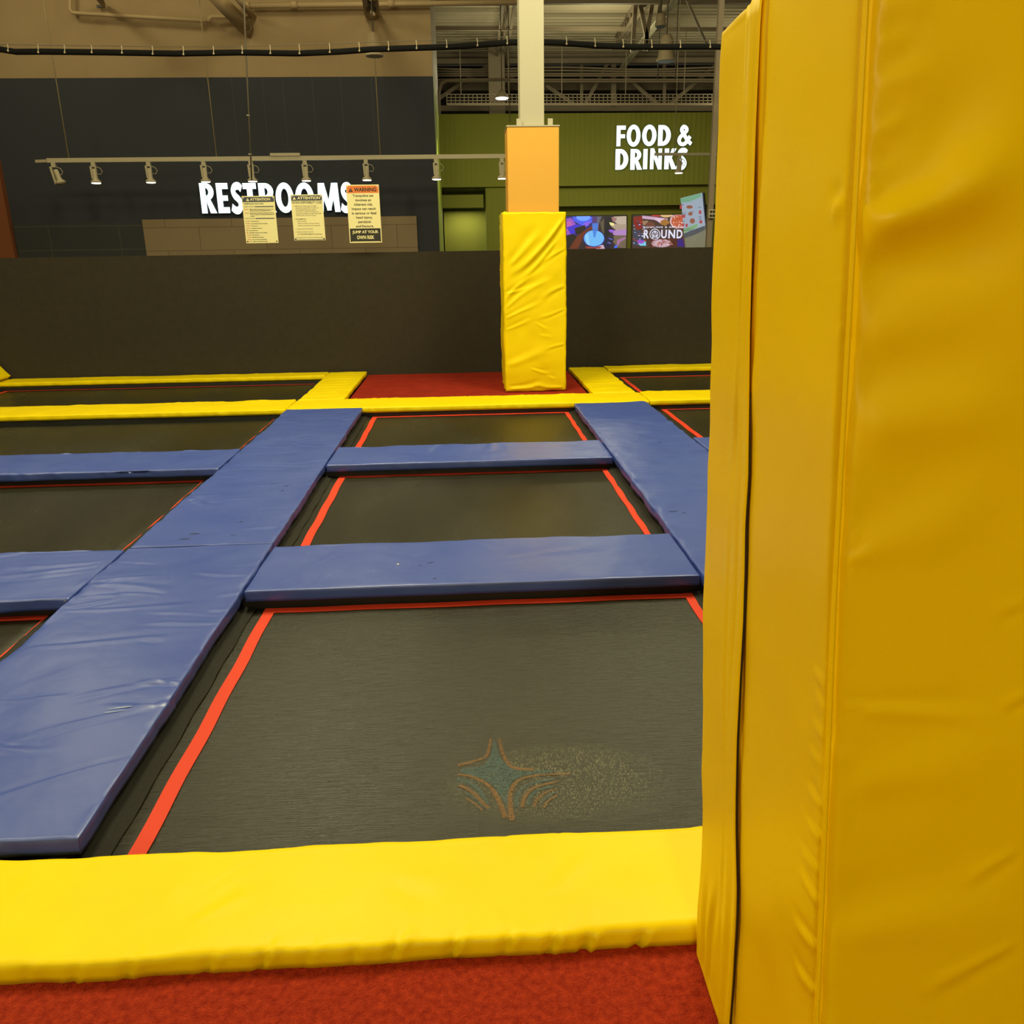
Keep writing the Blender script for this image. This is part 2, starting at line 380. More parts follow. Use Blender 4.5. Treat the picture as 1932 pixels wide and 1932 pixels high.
# corrugated roof deck
mb = MB(); y = -7.0; P = .30; pts = []
while y < 29:
    pts += [(y, 7.5), (y+.11, 7.5), (y+.15, 7.58), (y+.26, 7.58)]; y += P
vs = [[mb.bm.verts.new((x, a, z)) for a, z in pts] for x in (-16, 16)]
vt = [[mb.bm.verts.new((x, a, z+.02)) for a, z in pts] for x in (-16, 16)]
for i in range(len(pts)-1):
    mb.bm.faces.new((vs[0][i], vs[0][i+1], vs[1][i+1], vs[1][i])); mb.bm.faces.new((vt[0][i], vt[0][i+1], vt[1][i+1], vt[1][i]))
me = bpy.data.meshes.new('ceiling'); mb.bm.to_mesh(me); mb.bm.free()
link('ceiling', me, M['deck'])['kind'] = 'structure'
struct('wall_left', MB().box((-16.1, -7, FLOOR), (-16, 33, 7.5)), M['wall_plain'])
struct('wall_right', MB().box((16, -7, FLOOR), (16.1, 33, 7.5)), M['wall_plain'])
struct('wall_front', MB().box((-16, -7.1, FLOOR), (16, -7, 7.5)), M['wall_plain'])
struct('wall_far', MB().box((-16, 31, FLOOR), (16, 31.1, 7.6)), M['dark_void'])
# black carpeted wall closing the trampoline court
struct('wall_back', MB().box((-9.5, 11.60, FLOOR), (7.0, 11.72, 1.565)), M['court_wall'])
# restroom wall: charcoal below, tan above
struct('wall_restroom', MB().box((-16, 17, FLOOR), (-.44, 17.12, 4.68)), M['dark_wall'])
struct('wall_restroom_upper', MB().box((-16, 17, 4.68), (-.44, 17.12, 7.5)), M['tan_wall'])
struct('wall_return', MB().box((-.56, 17.12, FLOOR), (-.44, 21.0, 4.68)), M['lime'])
struct('wall_return_upper', MB().box((-.56, 17.12, 4.68), (-.44, 21.0, 7.5)), M['steel_dim'])
struct('trim_1', MB().box((-8.78, 16.86, FLOOR), (-8.46, 17, 3.9)), M['rust'])
def wall_rect(u0, v0, u1, v1, Y): a = at(u0, v0, Y); b = at(u1, v1, Y); return min(a.x, b.x), max(a.x, b.x), min(a.z, b.z), max(a.z, b.z)
o = struct('trim_2', MB().box((-6.04, 16.94, .2), (-.86, 17, 2.25)), M['tan_tile'])
o = struct('trim_3', MB().box((-8.44, 16.96, .2), (-6.05, 17, 2.21)), M['dark_tile'])
# food counter: ribbed olive bulkhead over recesses
struct('wall_food', MB().box((-.44, 21.0, 3.10), (12, 21.2, 4.64)), M['green_rib'])
struct('wall_food_back', MB().box((-.44, 22.4, FLOOR), (12, 22.5, 3.10)), M['green_wall'])
struct('wall_food_soffit', MB().box((-.44, 21.0, 3.06), (12, 22.4, 3.10)), M['green_wall'])
struct('wall_food_band', MB().box((1.3, 21.22, 2.9), (12, 21.26, 3.10)), M['green_wall'])
struct('wall_food_bulkhead', MB().box((1.3, 21.1, 2.61), (12, 21.5, 2.91)), M['green_rib'])
struct('wall_food_pier', MB().box((.60, 21.1, FLOOR), (1.3, 21.35, 3.06)), M['green_rib'])
struct('wall_food_box', MB().box((-.44, 21.15, 2.61), (.545, 21.5, 2.90)), M['green_wall'])
struct('wall_food_screen_backing', MB().box((1.3, 21.46, FLOOR), (12, 21.6, 2.61)), M['green_wall'])

# ================================================================== THE TRAMPOLINES
TB = -.107
def trampoline(label, x0, x1, y0, y1, sx0, sx1, sy0, sy1, group):
    """x0..y1: bed to its frame; sx0..sy1: outer edges of the red stripe"""
    t = thing('trampoline', label, 'trampoline', ((x0+x1)/2, (y0+y1)/2, FLOOR), 0, group)
    # bed: thin woven sheet, sagging a little in the middle
    nx, ny = 24, 24; mb = MB(); g = []
    for i in range(nx+1):
        row = []
        for j in range(ny+1):
            u, v = i/nx, j/ny; x = x0+(x1-x0)*u; y = y0+(y1-y0)*v
            row.append(mb.bm.verts.new((x, y, TB - .010*math.sin(PI*u)*math.sin(PI*v))))
        g.append(row)
    for i in range(nx):
        for j in range(ny): mb.bm.faces.new((g[i][j], g[i+1][j], g[i+1][j+1], g[i][j+1])).smooth = True
    bed = mb.build('jumping_bed', M['bed'], t)
    uv = bed.data.uv_layers.new(name='weave')
    for lp in bed.data.loops:
        c = bed.data.vertices[lp.vertex_index].co; uv.data[lp.index].uv = (c.x*.2+.5, c.y*.2+.5)
    sd = bed.modifiers.new('thickness', 'SOLIDIFY'); sd.thickness = .006; sd.offset = -1
    def zb(x, y): return TB - .010*math.sin(PI*(x-x0)/(x1-x0))*math.sin(PI*(y-y0)/(y1-y0))
    SW = .052
    def stripe(p, q, wvec):
        p, q, wv = Vector((*p, 0)), Vector((*q, 0)), Vector((*wvec, 0)); n = 24; mb = MB(); a, b = [], []
        for k in range(n+1):
            c = p.lerp(q, k/n); wob = Vector((wv.y, wv.x, 0))*0 + wv.normalized()*.0025*math.sin(k*.9+p.x*7)
            for L_, off in ((a, Vector((0, 0, 0))), (b, wv)):
                c2 = c+off+wob; L_.append(mb.bm.verts.new((c2.x, c2.y, zb(c2.x, c2.y)+.0035)))
        for k in range(n): mb.bm.faces.new((a[k], a[k+1], b[k+1], b[k]))
        o = mb.build('border_stripe', M['stripe'], t); s = o.modifiers.new('thickness', 'SOLIDIFY'); s.thickness = .002; s.offset = 0
    stripe((sx0, sy0), (sx0, sy1), (SW, 0)); stripe((sx1, sy0), (sx1, sy1), (-SW, 0))
    stripe((sx0, sy0), (sx1, sy0), (0, SW)); stripe((sx0+.002, sy1), (sx1-.002, sy1), (0, -SW))
    # gathered edge webbing down both long sides
    for sgn, xe in ((1, x0), (-1, x1)):
        mb = MB(); n = int((y1-y0)/.02); rows = []
        for k in range(n+1):
            yy = y0 + (y1-y0)*k/n; r = []
            for j in range(9):
                q = j/8; xx = xe + sgn*(.003+.088*q)
                zz = TB + .003 + .009*abs(math.sin(q*PI*5 + .5*math.sin(yy*9) + .3*math.sin(yy*23)))*(1-.5*q) + .012*(1-q)
                r.append(mb.bm.verts.new((xx + .003*math.sin(yy*17+j), yy, zz)))
            rows.append(r)
        for k in range(n):
            for j in range(8): mb.bm.faces.new((rows[k][j], rows[k+1][j], rows[k+1][j+1], rows[k][j+1])).smooth = True
        mb.build('edge_webbing', M['webbing'], t)
    # steel frame under the pads, on legs
    b = .05
    mb = MB()
    mb.box((x0-b, y0-b, -.135), (x0, y1+b, -.062)); mb.box((x1, y0-b, -.135), (x1+b, y1+b, -.062))
    mb.box((x0, y0-b, -.135), (x1, y0, -.062)); mb.box((x0, y1, -.135), (x1, y1+b, -.062))
    mb.build('steel_frame', M['black'], t)
    for lx in (x0-b, x1):
        for ly in (y0-b, y1): MB().box((lx, ly, FLOOR), (lx+b, ly+b, -.135)).build('leg', M['black'], t)
    return t
# column edges of the grid (long blue runners) and the rows
XL0, XL1, XR0, XR1 = -1.88, -1.09, 1.12, 1.90
rows = [(1.89, 3.68), (4.33, 6.16), (6.78, 8.63)]
gcen, glef, gbak = 'trampolines in the centre bay', 'trampolines in the left bay', 'trampolines along the back wall'
names = ['large black trampoline with faded star print, nearest centre bed behind the front yellow pad',
         'black trampoline with red border between the two blue cross pads of the centre bay',
         'small black trampoline with red border just before the far yellow pad, centre bay']
mains = []
for k, (a, b) in enumerate(rows):
    mains.append(trampoline(names[k], XL1-.045, XR0+.045, a-.045 if k else 1.93, b+.045, -1.0, 1.085, a+.06 if k else 1.91, b+(.03, .055, .045)[k], gcen))
lnames = ['black trampoline at the left edge, only its corner in view beside the wide blue runner',
          'black trampoline left of the blue runner, between the two left blue cross pads',
          'black trampoline left of the blue runner, just before the far yellow pad']
for k, (a, b) in enumerate(rows):
    trampoline(lnames[k], -6.1, XL0+.0-.05, a-.045 if k else 1.96, b+.045, -5.95, -1.975, a+.06 if k else 1.91, b+(.05, .055, .10)[k], glef)
trampoline('black trampoline corner at the far right behind the big yellow pillar pad', XR1+.05, 5.2, 6.78-.045, 8.63+.045, 2.08, 5.1, 6.84, 8.70, 'trampolines in the right bay')
trampoline('middle black trampoline of the right bay, wholly behind the big yellow pillar pad', XR1+.05, 5.2, 4.33-.045, 6.16+.045, 2.08, 5.1, 4.39, 6.215, 'trampolines in the right bay')
trampoline('nearest black trampoline of the right bay, wholly behind the big yellow pillar pad', XR1+.05, 5.2, 1.93, 3.68+.045, 2.08, 5.1, 1.97, 3.73, 'trampolines in the right bay')
trampoline('long dark trampoline at the foot of the black wall, back left', -6.35, -1.93, 9.20, 11.18, -6.05, -1.945, 9.35, 11.215, gbak)
trampoline('dark trampoline at the foot of the black wall, back right behind the column', 1.95, 5.4, 9.20, 11.18, 2.08, 5.3, 9.35, 11.14, gbak)

# faded star print on the nearest bed
def zlogo(px, py): # position on the bed, read off the enlarged photograph
    p = atz(780+px*.176, 1350+py*.176, TB-.008); return Vector((p.x, p.y, TB - .010*math.sin(PI*(p.x+1.135)/2.30)*math.sin(PI*(p.y-1.93)/1.795) + .0016))
def ribbon(mb, pts, w0, w1):
    P = [zlogo(*p) for p in pts]; Q = []
    for i in range(len(P)-1):
        for s in range(4): 
            t = s/4; p0 = P[max(i-1, 0)]; p3 = P[min(i+2, len(P)-1)]
            Q.append(.5*((2*P[i]) + (P[i+1]-p0)*t + (2*p0-5*P[i]+4*P[i+1]-p3)*t*t + (3*P[i]-p0-3*P[i+1]+p3)*t**3))
    Q.append(P[-1]); n = len(Q); L_, R_ = [], []
    for i, q in enumerate(Q):
        d = (Q[min(i+1, n-1)]-Q[max(i-1, 0)]).normalized(); s = Vector((-d.y, d.x, 0)); wd = w0+(w1-w0)*i/(n-1)
        L_.append(mb.bm.verts.new(q+s*wd/2)); R_.append(mb.bm.verts.new(q-s*wd/2))
    for i in range(n-1): mb.bm.faces.new((L_[i], L_[i+1], R_[i+1], R_[i]))
t = mains[0]
mb = MB(); mb.poly([zlogo(*p) for p in ((870,240),(900,400),(960,500),(1100,580),(1480,600),(1500,625),(1180,650),(1050,720),(1010,840),(1010,1010),(940,870),(850,760),(720,680),(500,620),(520,580),(760,540),(830,440))])
for pts, a, b in (([(470,690),(600,730),(720,830),(800,960)], .016, .010), ([(1100,1000),(1120,860),(1230,750),(1500,690)], .010, .012),
                  ([(1230,980),(1260,880),(1350,810),(1500,770)], .008, .010), ([(1380,940),(1440,880),(1530,830)], .006, .008),
                  ([(560,840),(680,910),(740,990)], .008, .006)):
    ribbon(mb, pts, a, b)
mb.build('star_print', M['logo_blue'], t)
mb = MB()
for pts, a, b in (([(480,640),(640,670),(800,760),(900,900),(990,1120)], .010, .016), ([(1060,1150),(1040,1000),(1040,850),(1110,720),(1300,655),(1680,635)], .018, .008),
                  ([(480,545),(640,500),(770,450),(810,360),(830,250)], .014, .008), ([(920,250),(940,350),(990,480),(1080,570),(1290,590)], .008, .016),
                  ([(500,760),(620,830),(740,950),(810,1010)], .012, .012), ([(1170,1000),(1190,900),(1290,790),(1540,720)], .012, .009),
                  ([(1290,1000),(1330,910),(1420,840),(1540,800)], .010, .008), ([(1400,1010),(1440,940),(1540,870)], .008, .006), ([(560,900),(680,980),(740,1040)], .006, .006)):
    ribbon(mb, pts, a, b)
o = mb.build('star_print_outline', M['logo_orange'], t); o['label'] = 'faded orange outlines of the star print'; o.location.z += .0006
# worn patch of pale threads around it
mb = MB()
ring = [atz(u, v, TB) for u, v in ((830,1500),(850,1440),(930,1420),(1030,1400),(1140,1395),(1230,1430),(1290,1500),(1290,1545),(1100,1550),(930,1560),(840,1560))]
mb.poly([Vector((p.x, p.y, TB - .010*math.sin(PI*(p.x+1.135)/2.30)*math.sin(PI*(p.y-1.93)/1.795) + .0006)) for p in ring]); o = mb.build('worn_patch', M['flecks'], t)

# ================================================================== THE PADS
gb, gc = 'long blue runner pads', 'blue cross pads between trampolines'
W = XL1-XL0
extra = [(.0, 2.45, .75, 2.47, .012, .006, .0), (0, .55, .6, .42, .02, .007, .03), (0, 1.6, .7, 1.62, .014, .004, .02), (0, 1.9, .5, 1.75, .02, .006, -.05),
         (.0, 1.2, .72, 1.3, .016, .004, .02), (0, 2.3, .35, 2.2, .014, .006, -.06), (W, .4, .3, .15, .012, -.005, .03), (W, .7, .25, .45, .012, .004, .03), (W, .9, .35, .72, .012, .004, .03)]
o = floor_pad('blue_pad', XL0, XL1, 1.945, 4.375, M['blue'], 'wide blue runner pad in the left foreground, its near end against the front yellow pad', 'floor pad', gb,
          extra[:5] + extra[6:] + rnd_folds(W, 2.43, 26, 3, amp=(.003, .007)), step=.013, seed=3, ruffle=.006, skew=(.0, 0))
floor_pad('blue_pad', XL0, XL1, 4.38, 8.64, M['blue'], 'long blue runner pad reaching back to the far yellow pad, left of centre', 'floor pad', gb,
          [(.0, 1.9, .75, 1.80, .016, .007, .03), (0, 2.25, .7, 2.35, .014, .005, .03), (0, 1.0, .3, .7, .02, .009, .06), (0, .85, .5, .95, .014, .006, .03), (0, 2.9, .75, 2.95, .014, .004, 0), (0, 3.4, .7, 3.42, .01, .003, 0)]
          + rnd_folds(W, 4.26, 26, 4, amp=(.003, .007)), step=.018, seed=4, ruffle=.006)
floor_pad('blue_pad', XR0, XR1, 1.945, 8.62, M['blue'], 'long blue runner pad right of centre, running behind the big yellow pillar pad', 'floor pad', gb,
          rnd_folds(XR1-XR0, 6.6, 70, 5, amp=(.002, .005)), step=.02, seed=5, ruffle=.008)
W = XR0-XL1
floor_pad('blue_pad', XL1+.004, XR0-.004, 3.68, 4.33, M['blue'], 'nearer blue cross pad in the centre bay, with a small white speck', 'floor pad', gc,
          [(.1, .62, 1.3, .70, .02, .002, .0), (1.2, .3, 1.9, .5, .03, .002, 0)] + rnd_folds(W, .65, 9, 6, 'y', (.0008, .002)), step=.016, seed=6, ruffle=.003, ruf_pitch=5, soft=.003)
floor_pad('blue_pad', XL1+.004, XR0-.004, 6.15, 6.78, M['blue'], 'farther blue cross pad in the centre bay', 'floor pad', gc,
          [(.85, .63, .75, .25, .02, .007, .1), (1.3, .63, 1.25, .3, .03, .006, .05), (1.0, .5, 1.25, .6, .015, .005, 0)] + rnd_folds(W, .63, 8, 7, 'y', (.001, .003)), step=.018, seed=7, ruffle=.004)
floor_pad('blue_pad', -6.1, XL0-.004, 3.66, 4.36, M['blue'], 'nearer blue cross pad in the left bay, cut by the left edge', 'floor pad', gc,
          [(4.2, .45, 3.2, .1, .016, .006, .02), (4.2, .38, 3.0, .05, .016, .005, .02), (4.2, .5, 3.6, .42, .014, .004, 0), (3.4, .7, 3.0, .4, .02, .004, 0), (3.7, .7, 3.3, .5, .02, .004, 0)]
          + rnd_folds(4.2, .7, 12, 8, 'y', (.001, .003)), step=.02, seed=8, ruffle=.006)
floor_pad('blue_pad', -6.1, XL0-.004, 6.14, 6.82, M['blue'], 'farther blue cross pad in the left bay, dark side flap rippled', 'floor pad', gc,
          rnd_folds(4.2, .68, 16, 9, 'y', (.001, .003)), step=.02, seed=9, ruffle=.008)
floor_pad('blue_pad', XR1+.004, 5.2, 6.14, 6.79, M['blue'], 'blue cross pad at the far right, just showing beside the big yellow pillar pad', 'floor pad', gc,
          rnd_folds(3.3, .65, 8, 10, 'y', (.001, .003)), step=.03, seed=10, ruffle=.004)

floor_pad('blue_pad', XR1+.004, 5.2, 3.67, 4.33, M['blue'], 'nearer blue cross pad of the right bay, behind the big yellow pillar pad', 'floor pad', gc,
          rnd_folds(3.3, .65, 8, 22, 'y', (.001, .003)), step=.03, seed=22, ruffle=.004)
gy = 'yellow edge pads'
nf = []
for u, a, d in ((60, .004, .03), (155, .005, .04), (250, .006, .05), (400, .006, .04), (505, .009, .05), (590, .005, .04), (672, .006, .03), (735, .010, .05), (850, .009, .045), (955, .008, .05), (1045, .010, .04), (1115, .012, .03), (1222, .010, .03)):
    x = atz(u, 1800, 0).x + 2.6
    nf += [(x-.012, -.045, x+d*.6, d, .007, a, .03), (x-.03, -.05, x-.005, .01, .012, -a*.6, 0)]
nf += [(1.9, .10, 2.05, .2, .015, .003, 0), (1.3, .3, 1.5, .34, .02, .003, 0), (.7, .2, .95, .3, .015, .003, 0), (2.35, .2, 2.5, .1, .03, -.003, 0), (1.0, .05, 1.3, .3, .03, .003, .03), (2.75, .12, 2.9, .3, .02, .003, .03)]
floor_pad('yellow_pad', -2.6, 5.2, 1.515, 1.89, M['yellow'], 'broad bright yellow pad along the front edge, above the red carpet', 'floor pad', gy,
          nf + rnd_folds(7.6, .375, 16, 12, 'y', (.0006, .0015)), step=.012, seed=12, ruffle=.007, ruf_pitch=6, soft=.004, r=.02)
def rip(W, L, n, seed, d='y'): return rnd_folds(W, L, n, seed, d, (.002, .004))
floor_pad('yellow_pad', -6.1, -1.895, 8.66, 9.30, M['yellow'], 'long yellow pad across the back of the left bay, with faint diagonal creases', 'floor pad', gy,
          [(x, .0, x+.35, .62, .02, .006, 0) for x in (1.0, 1.55, 2.2, 2.9)] + rip(4.2, .6, 14, 13), step=.022, seed=13, ruffle=.008)
floor_pad('yellow_pad', -1.89, 1.95, 8.645, 9.24, M['yellow'], 'yellow pad across the centre bay in front of the padded column', 'floor pad', gy,
          rip(3.8, .6, 18, 14), step=.022, seed=14, ruffle=.008, ruf_pitch=9)
floor_pad('yellow_pad', 1.955, 5.2, 8.66, 9.28, M['yellow'], 'yellow pad at the far right before the back right trampoline', 'floor pad', gy, rip(3.2, .6, 12, 15), step=.025, seed=15, ruffle=.008)
def shear_pad(x0, x1, y0, y1, sk, seed, label):
    W, L = x1-x0, y1-y0
    fr = [(0, .25+i*.22, W, .32+i*.22, .02, .006*(1 if i % 3 else -1), .03) for i in range(9)] + rnd_folds(W, L, 14, seed, 'x', (.002, .004))
    return floor_pad('yellow_pad', x0, x1, y0, y1, M['yellow'], label, 'floor pad', gy, fr, step=.018, seed=seed, ruffle=.006)
shear_pad(-1.88, -1.36, 9.245, 11.55, 0, 16, 'wrinkled yellow pad running back to the wall, left of the red carpet')
shear_pad(1.42, 1.92, 9.245, 11.50, 0, 17, 'wrinkled yellow pad running back to the wall, right of the padded column')
floor_pad('yellow_pad', -6.15, -1.885, 11.22, 11.585, M['yellow'], 'long narrow yellow pad at the foot of the black wall, back left', 'floor pad', gy, rip(4.2, .3, 30, 18), step=.022, seed=18, ruffle=.008, ruf_pitch=6)
floor_pad('yellow_pad', 1.925, 5.4, 11.20, 11.585, M['yellow'], 'long narrow yellow pad at the foot of the black wall, back right', 'floor pad', gy, rip(3.4, .3, 20, 19), step=.022, seed=19, ruffle=.008, ruf_pitch=6)
floor_pad('yellow_pad', -6.9, -6.155, 9.2, 11.585, M['yellow'], 'yellow pad end at the left edge by the black wall', 'floor pad', gy, rip(.7, 2.3, 8, 20), step=.03, seed=20)
# sloping wedge on the side wall, far left
wd = thing('tilted_pad', 'tilted yellow pad corner at the far left edge above the back yellow pads', 'pad', (-6.6, 10.6, 0))
pad('padded_panel', 1.9, .62, .06, M['yellow'], rnd_folds(1.9, .62, 8, 21), .03, seed=21, parent=wd,
    frame=lambda X, Y, Z: (.47 - Y*.62 + Z*.75, X-.95, .05 + Y*.78 + Z*.62))

# scuffs that lie in the vinyl
def scuffs(parent_name_loc, items, m):
    pass
def mark(u, v, L_, Wd, ang, z=.0):
    p = atz(u, v, z); mb = MB(); n = 10; pts = []
    for k in range(n):
        t = k*2*PI/n; r = 1+.25*math.sin(3*t+u)
        x, y = L_*math.cos(t)*r, Wd*math.sin(t)*r
        pts.append((p.x + x*math.cos(ang)-y*math.sin(ang), p.y + x*math.sin(ang)+y*math.cos(ang), z))
    return mb, pts
runners = [o for o in C.objects if o.name.startswith('blue_pad')]
def drop_marks(parent, specs, m, name):
    from mathutils.bvhtree import BVHTree
    bv = BVHTree.FromPolygons([v.co+parent.location for v in parent.data.vertices], [tuple(p.vertices) for p in parent.data.polygons if len(p.vertices) < 6])
    for u, v, a, b, ang in specs:
        mb, pts = mark(u, v, a, b, ang)
        q = []
        for x, y, z in pts:
            h = bv.ray_cast(Vector((x, y, .5)), Vector((0, 0, -1)))
            q.append((x, y, (h[0].z if h[0] else 0)+.0015))
        mb.poly(q)
        mb.build(name, m, parent)
drop_marks(runners[1], [(366,1008,.028,.010,0), (348,1018,.03,.007,.1), (455,985,.012,.005,0), (440,1010,.014,.004,.1), (540,916,.018,.007,.2), (515,912,.02,.004,.3), (533,926,.012,.008,.3)], M['scuff'], 'scuff')
drop_marks(runners[0], [(230,1338,.045,.004,.12), (215,1345,.04,.003,.1)], M['white_scuff'], 'scuff')
drop_marks(runners[3], [(812,1062,.016,.004,.2), (792,1067,.008,.004,0), (820,1092,.008,.004,0)], M['scuff'], 'scuff')
drop_marks(runners[2], [(1270,965,.03,.005,.1), (1245,835,.02,.006,.1), (1290,968,.012,.006,0)], M['scuff'], 'scuff')
p = atz(751, 1066, 0); tag(MB().lathe((p.x, p.y, .001), [(.001, 0), (.007, .001), (.006, .004), (.001, .005)], 8).build('litter_speck', mat('white paper', (.8, .8, .7), .7)),
    'tiny white speck of litter on the nearer centre blue cross pad', 'litter')

# red carpet tiles at the foot of the black wall
for a, b, nm in ((9.15, 10.79, 'front strip of red carpet under the padded column, behind the yellow pad'), (10.81, 11.59, 'back strip of red carpet against the black wall')):
    mb = MB(); mb.box((-1.35, a+.1 if a < 10 else a, -.075), (1.41, b, -.055))
    o = mb.build('red_carpet', M['back_carpet']); tag(o, nm, 'carpet', 'red carpet strips by the black wall')

# ================================================================== THE PADDED COLUMN AT THE BACK
PX0, PX1, PY0, PY1, PZ = .462, 1.182, 9.76, 10.48, 1.95
t = thing('pillar_pad', 'tall yellow creased vinyl pad wrapped round the column in the middle', 'pillar pad', ((PX0+PX1)/2, (PY0+PY1)/2, -.055), 0, 'yellow padded pillars')
Wc, Hc, Tc = PX1-PX0, PZ+.055, .06
cf = [(.70, 1.96, .0, 1.28, .026, .022, -.07), (.62, 1.72, .0, 1.12, .024, .013, -.05), (.05, 1.42, .5, 1.85, .03, .012, 0), (.0, 1.05, .5, 1.4, .02, .010, -.04), (.0, .95, .62, 1.3, .02, .009, -.05),
      (.72, 1.62, .4, 1.4, .015, .007, .05), (.0, .85, .45, 1.05, .015, .008, .02), (.0, .72, .35, .85, .014, .006, .02), (.0, 1.12, .35, 1.2, .012, .007, .03), (.72, 1.2, .4, 1.05, .02, .008, .04),
      (.72, .95, .35, .85, .014, .006, -.04), (.36, .8, .52, .70, .012, .006, 0), (.4, .66, .58, .62, .012, .004, 0), (.3, .28, .55, .2, .012, .007, .03), (.5, .18, .6, .12, .012, .005, 0),
      (.0, .3, .6, .55, .04, .008, .02), (.02, .03, .5, .10, .02, .012, .06), (.70, .03, .3, .10, .02, .010, -.06), (.72, .55, .45, .5, .012, .006, .02)]
loc = Vector(t.location)
fp = pad('front_panel', Wc, Hc, Tc, M['yellow'], cf, .012, .022, 31, .006, 6, .006, parent=t,
    frame=lambda X, Y, Z: (PX0+X-loc.x, PY0-Z-loc.y, Y+.008))
pad('side_panel', PY1-PY0-.03, Hc, Tc, M['yellow'], rnd_folds(.7, Hc, 16, 32, 'x', (.003, .008)), .02, .02, 32, .008, 5, .01, parent=t,
    frame=lambda X, Y, Z: (PX0-.006-Z-loc.x, PY0+.03+X-loc.y, Y+.01))
pad('side_panel', PY1-PY0-.03, Hc, Tc, M['yellow'], rnd_folds(.7, Hc, 8, 33, 'x', (.003, .008)), .03, .02, 33, .006, 5, .008, parent=t,
    frame=lambda X, Y, Z: (PX1+Z-loc.x, PY0+.03+X-loc.y, Y+.01))
pad('back_panel', Wc, Hc, Tc, M['yellow'], (), .04, .02, 34, .004, parent=t, frame=lambda X, Y, Z: (PX0+X-loc.x, PY1+Z-loc.y, Y+.01))
mb = MB(); mb.tube([(PX0+.012+.003*math.sin(z*9), PY0+.012, z) for z in np.linspace(-.05, 1.93, 40)], .006); mb.build('corner_seam', M['yellow_near'], t)
mb = MB(); mb.slab([(PX0+.0, PY0+.02, 1.925), (PX0+.03, PY0+.02, 1.95), (PX0+.03, PY0+.02, 1.975), (PX0-.004, PY0+.02, 1.945)], (0, .25, 0)); mb.build('corner_flap', M['yellow_near'], t)
# orange wrap and steel column
t = thing('column_wrap', 'flat orange boxed cladding round the column above the yellow pad', 'column cladding', (.80, 10.12, -.055))
mb = MB(); mb.box((.532, 9.86, -.055), (1.105, 10.38, 2.845), .006); mb.build('cladding_box', M['orange'], t)
mb = MB(); mb.box((.525, 9.853, 2.845), (1.112, 10.387, 2.858)); mb.build('top_edge_trim', M['steel'], t)
for x in (.640, .985): MB().box((x, 9.9, 2.858), (x+.055, 9.915, 2.93)).build('bracket', M['steel'], t)
t = thing('steel_column', 'cream painted steel I-beam column rising from the orange cladding to the roof', 'column', (.815, 10.1, 2.858))
mb = MB(); mb.box((.684, 9.95, 2.858), (.948, 9.968, 7.5)); mb.box((.684, 10.23, 2.858), (.948, 10.248, 7.5)); mb.box((.81, 9.968, 2.858), (.822, 10.23, 7.5)); mb.build('wide_flange_beam', M['steel'], t)

# ================================================================== THE BIG PILLAR PAD AT THE RIGHT
NZ = 1.845; NH = NZ+.055; NB = 1.495
_z, _x, _y = (-.055, .312, .512, .874, 1.09, 1.35, 1.80), (.490, .479, .470, .454, .447, .443, .430), (.872, .882, .889, .905, .921, .943, .966)
nX = lambda z: np.interp(z, _z, _x)
nY = lambda z: np.interp(z, _z, _y)
ND = .60
t = thing('pillar_pad', 'huge shade-toned yellow vinyl pillar pad filling the right side, nearest the camera', 'pillar pad', (.8, 1.2, -.055), 0, 'yellow padded pillars')
loc = Vector(t.location)
def side_frame(d0):
    def fr(X, Y, Z):
        z = Y-.055; yf = nY(z); s = (X+d0)/ND
        return nX(z)-Z-loc.x, yf+s*(NB-yf)-loc.y, Y
    return fr
def front_frame(X, Y, Z):
    z = Y-.055
    return nX(z)+.004+X-loc.x, nY(z)-Z-.004-loc.y, Y
def on_front(u, v):
    Y = .94
    for _ in range(4):
        p = at(u, v, Y); Y = float(nY(p.z))
    return p.x-nX(p.z), p.z+.055
def on_side(u, v):
    X = .47; d = FW + RT*((u-966)/F_PX) - UP*((v-966)/F_PX)
    for _ in range(4):
        p = Vector((0, 0, EYE)) + d*(X/d.x); X = float(nX(p.z))
    yf = nY(p.z); return (p.y-yf)/(NB-yf)*ND, p.z+.055
ff = []
for u0, v0, u1, v1, wd_, am, be in ((1612, 432, 1960, 250, .026, .0115, .02), (1608, 400, 1800, 300, .014, -.005, .02), (1618, 262, 1700, 235, .006, .002, 0), (1622, 180, 1760, 130, .010, .002, 0), (1625, 25, 1760, 10, .010, .002, 0), (1624, 90, 1700, 95, .006, .0015, 0),
        (1612, 330, 1680, 322, .005, .002, 0), (1610, 365, 1660, 360, .004, .002, 0), (1600, 640, 1960, 520, .035, .004, .02), (1592, 1040, 1900, 960, .03, .0035, .02), (1588, 1045, 1640, 1035, .005, .0025, 0), (1580, 1345, 1880, 1350, .009, .0025, -.02), (1578, 1332, 1610, 1338, .004, .0025, 0),
        (1930, 1300, 1855, 1330, .006, .002, 0), (1930, 1140, 1850, 1160, .006, .0015, 0), (1900, 1775, 1700, 1890, .010, .0025, .02), (1905, 1600, 1790, 1670, .008, .002, .02), (1575, 1480, 1900, 1420, .03, .003, 0), (1560, 1750, 1960, 1700, .04, .004, 0), (1605, 520, 1960, 400, .03, -.008, 0), (1598, 800, 1960, 740, .04, .007, 0)):
    a = on_front(u0, v0); b = on_front(u1, v1); ff.append((max(a[0], .0), a[1], b[0], b[1], wd_, am, be))
pad('front_panel', .72, NH, .07, M['yellow_near'], ff, .007, .012, 41, .0018, 14, .0025, parent=t, frame=front_frame)
sf = []
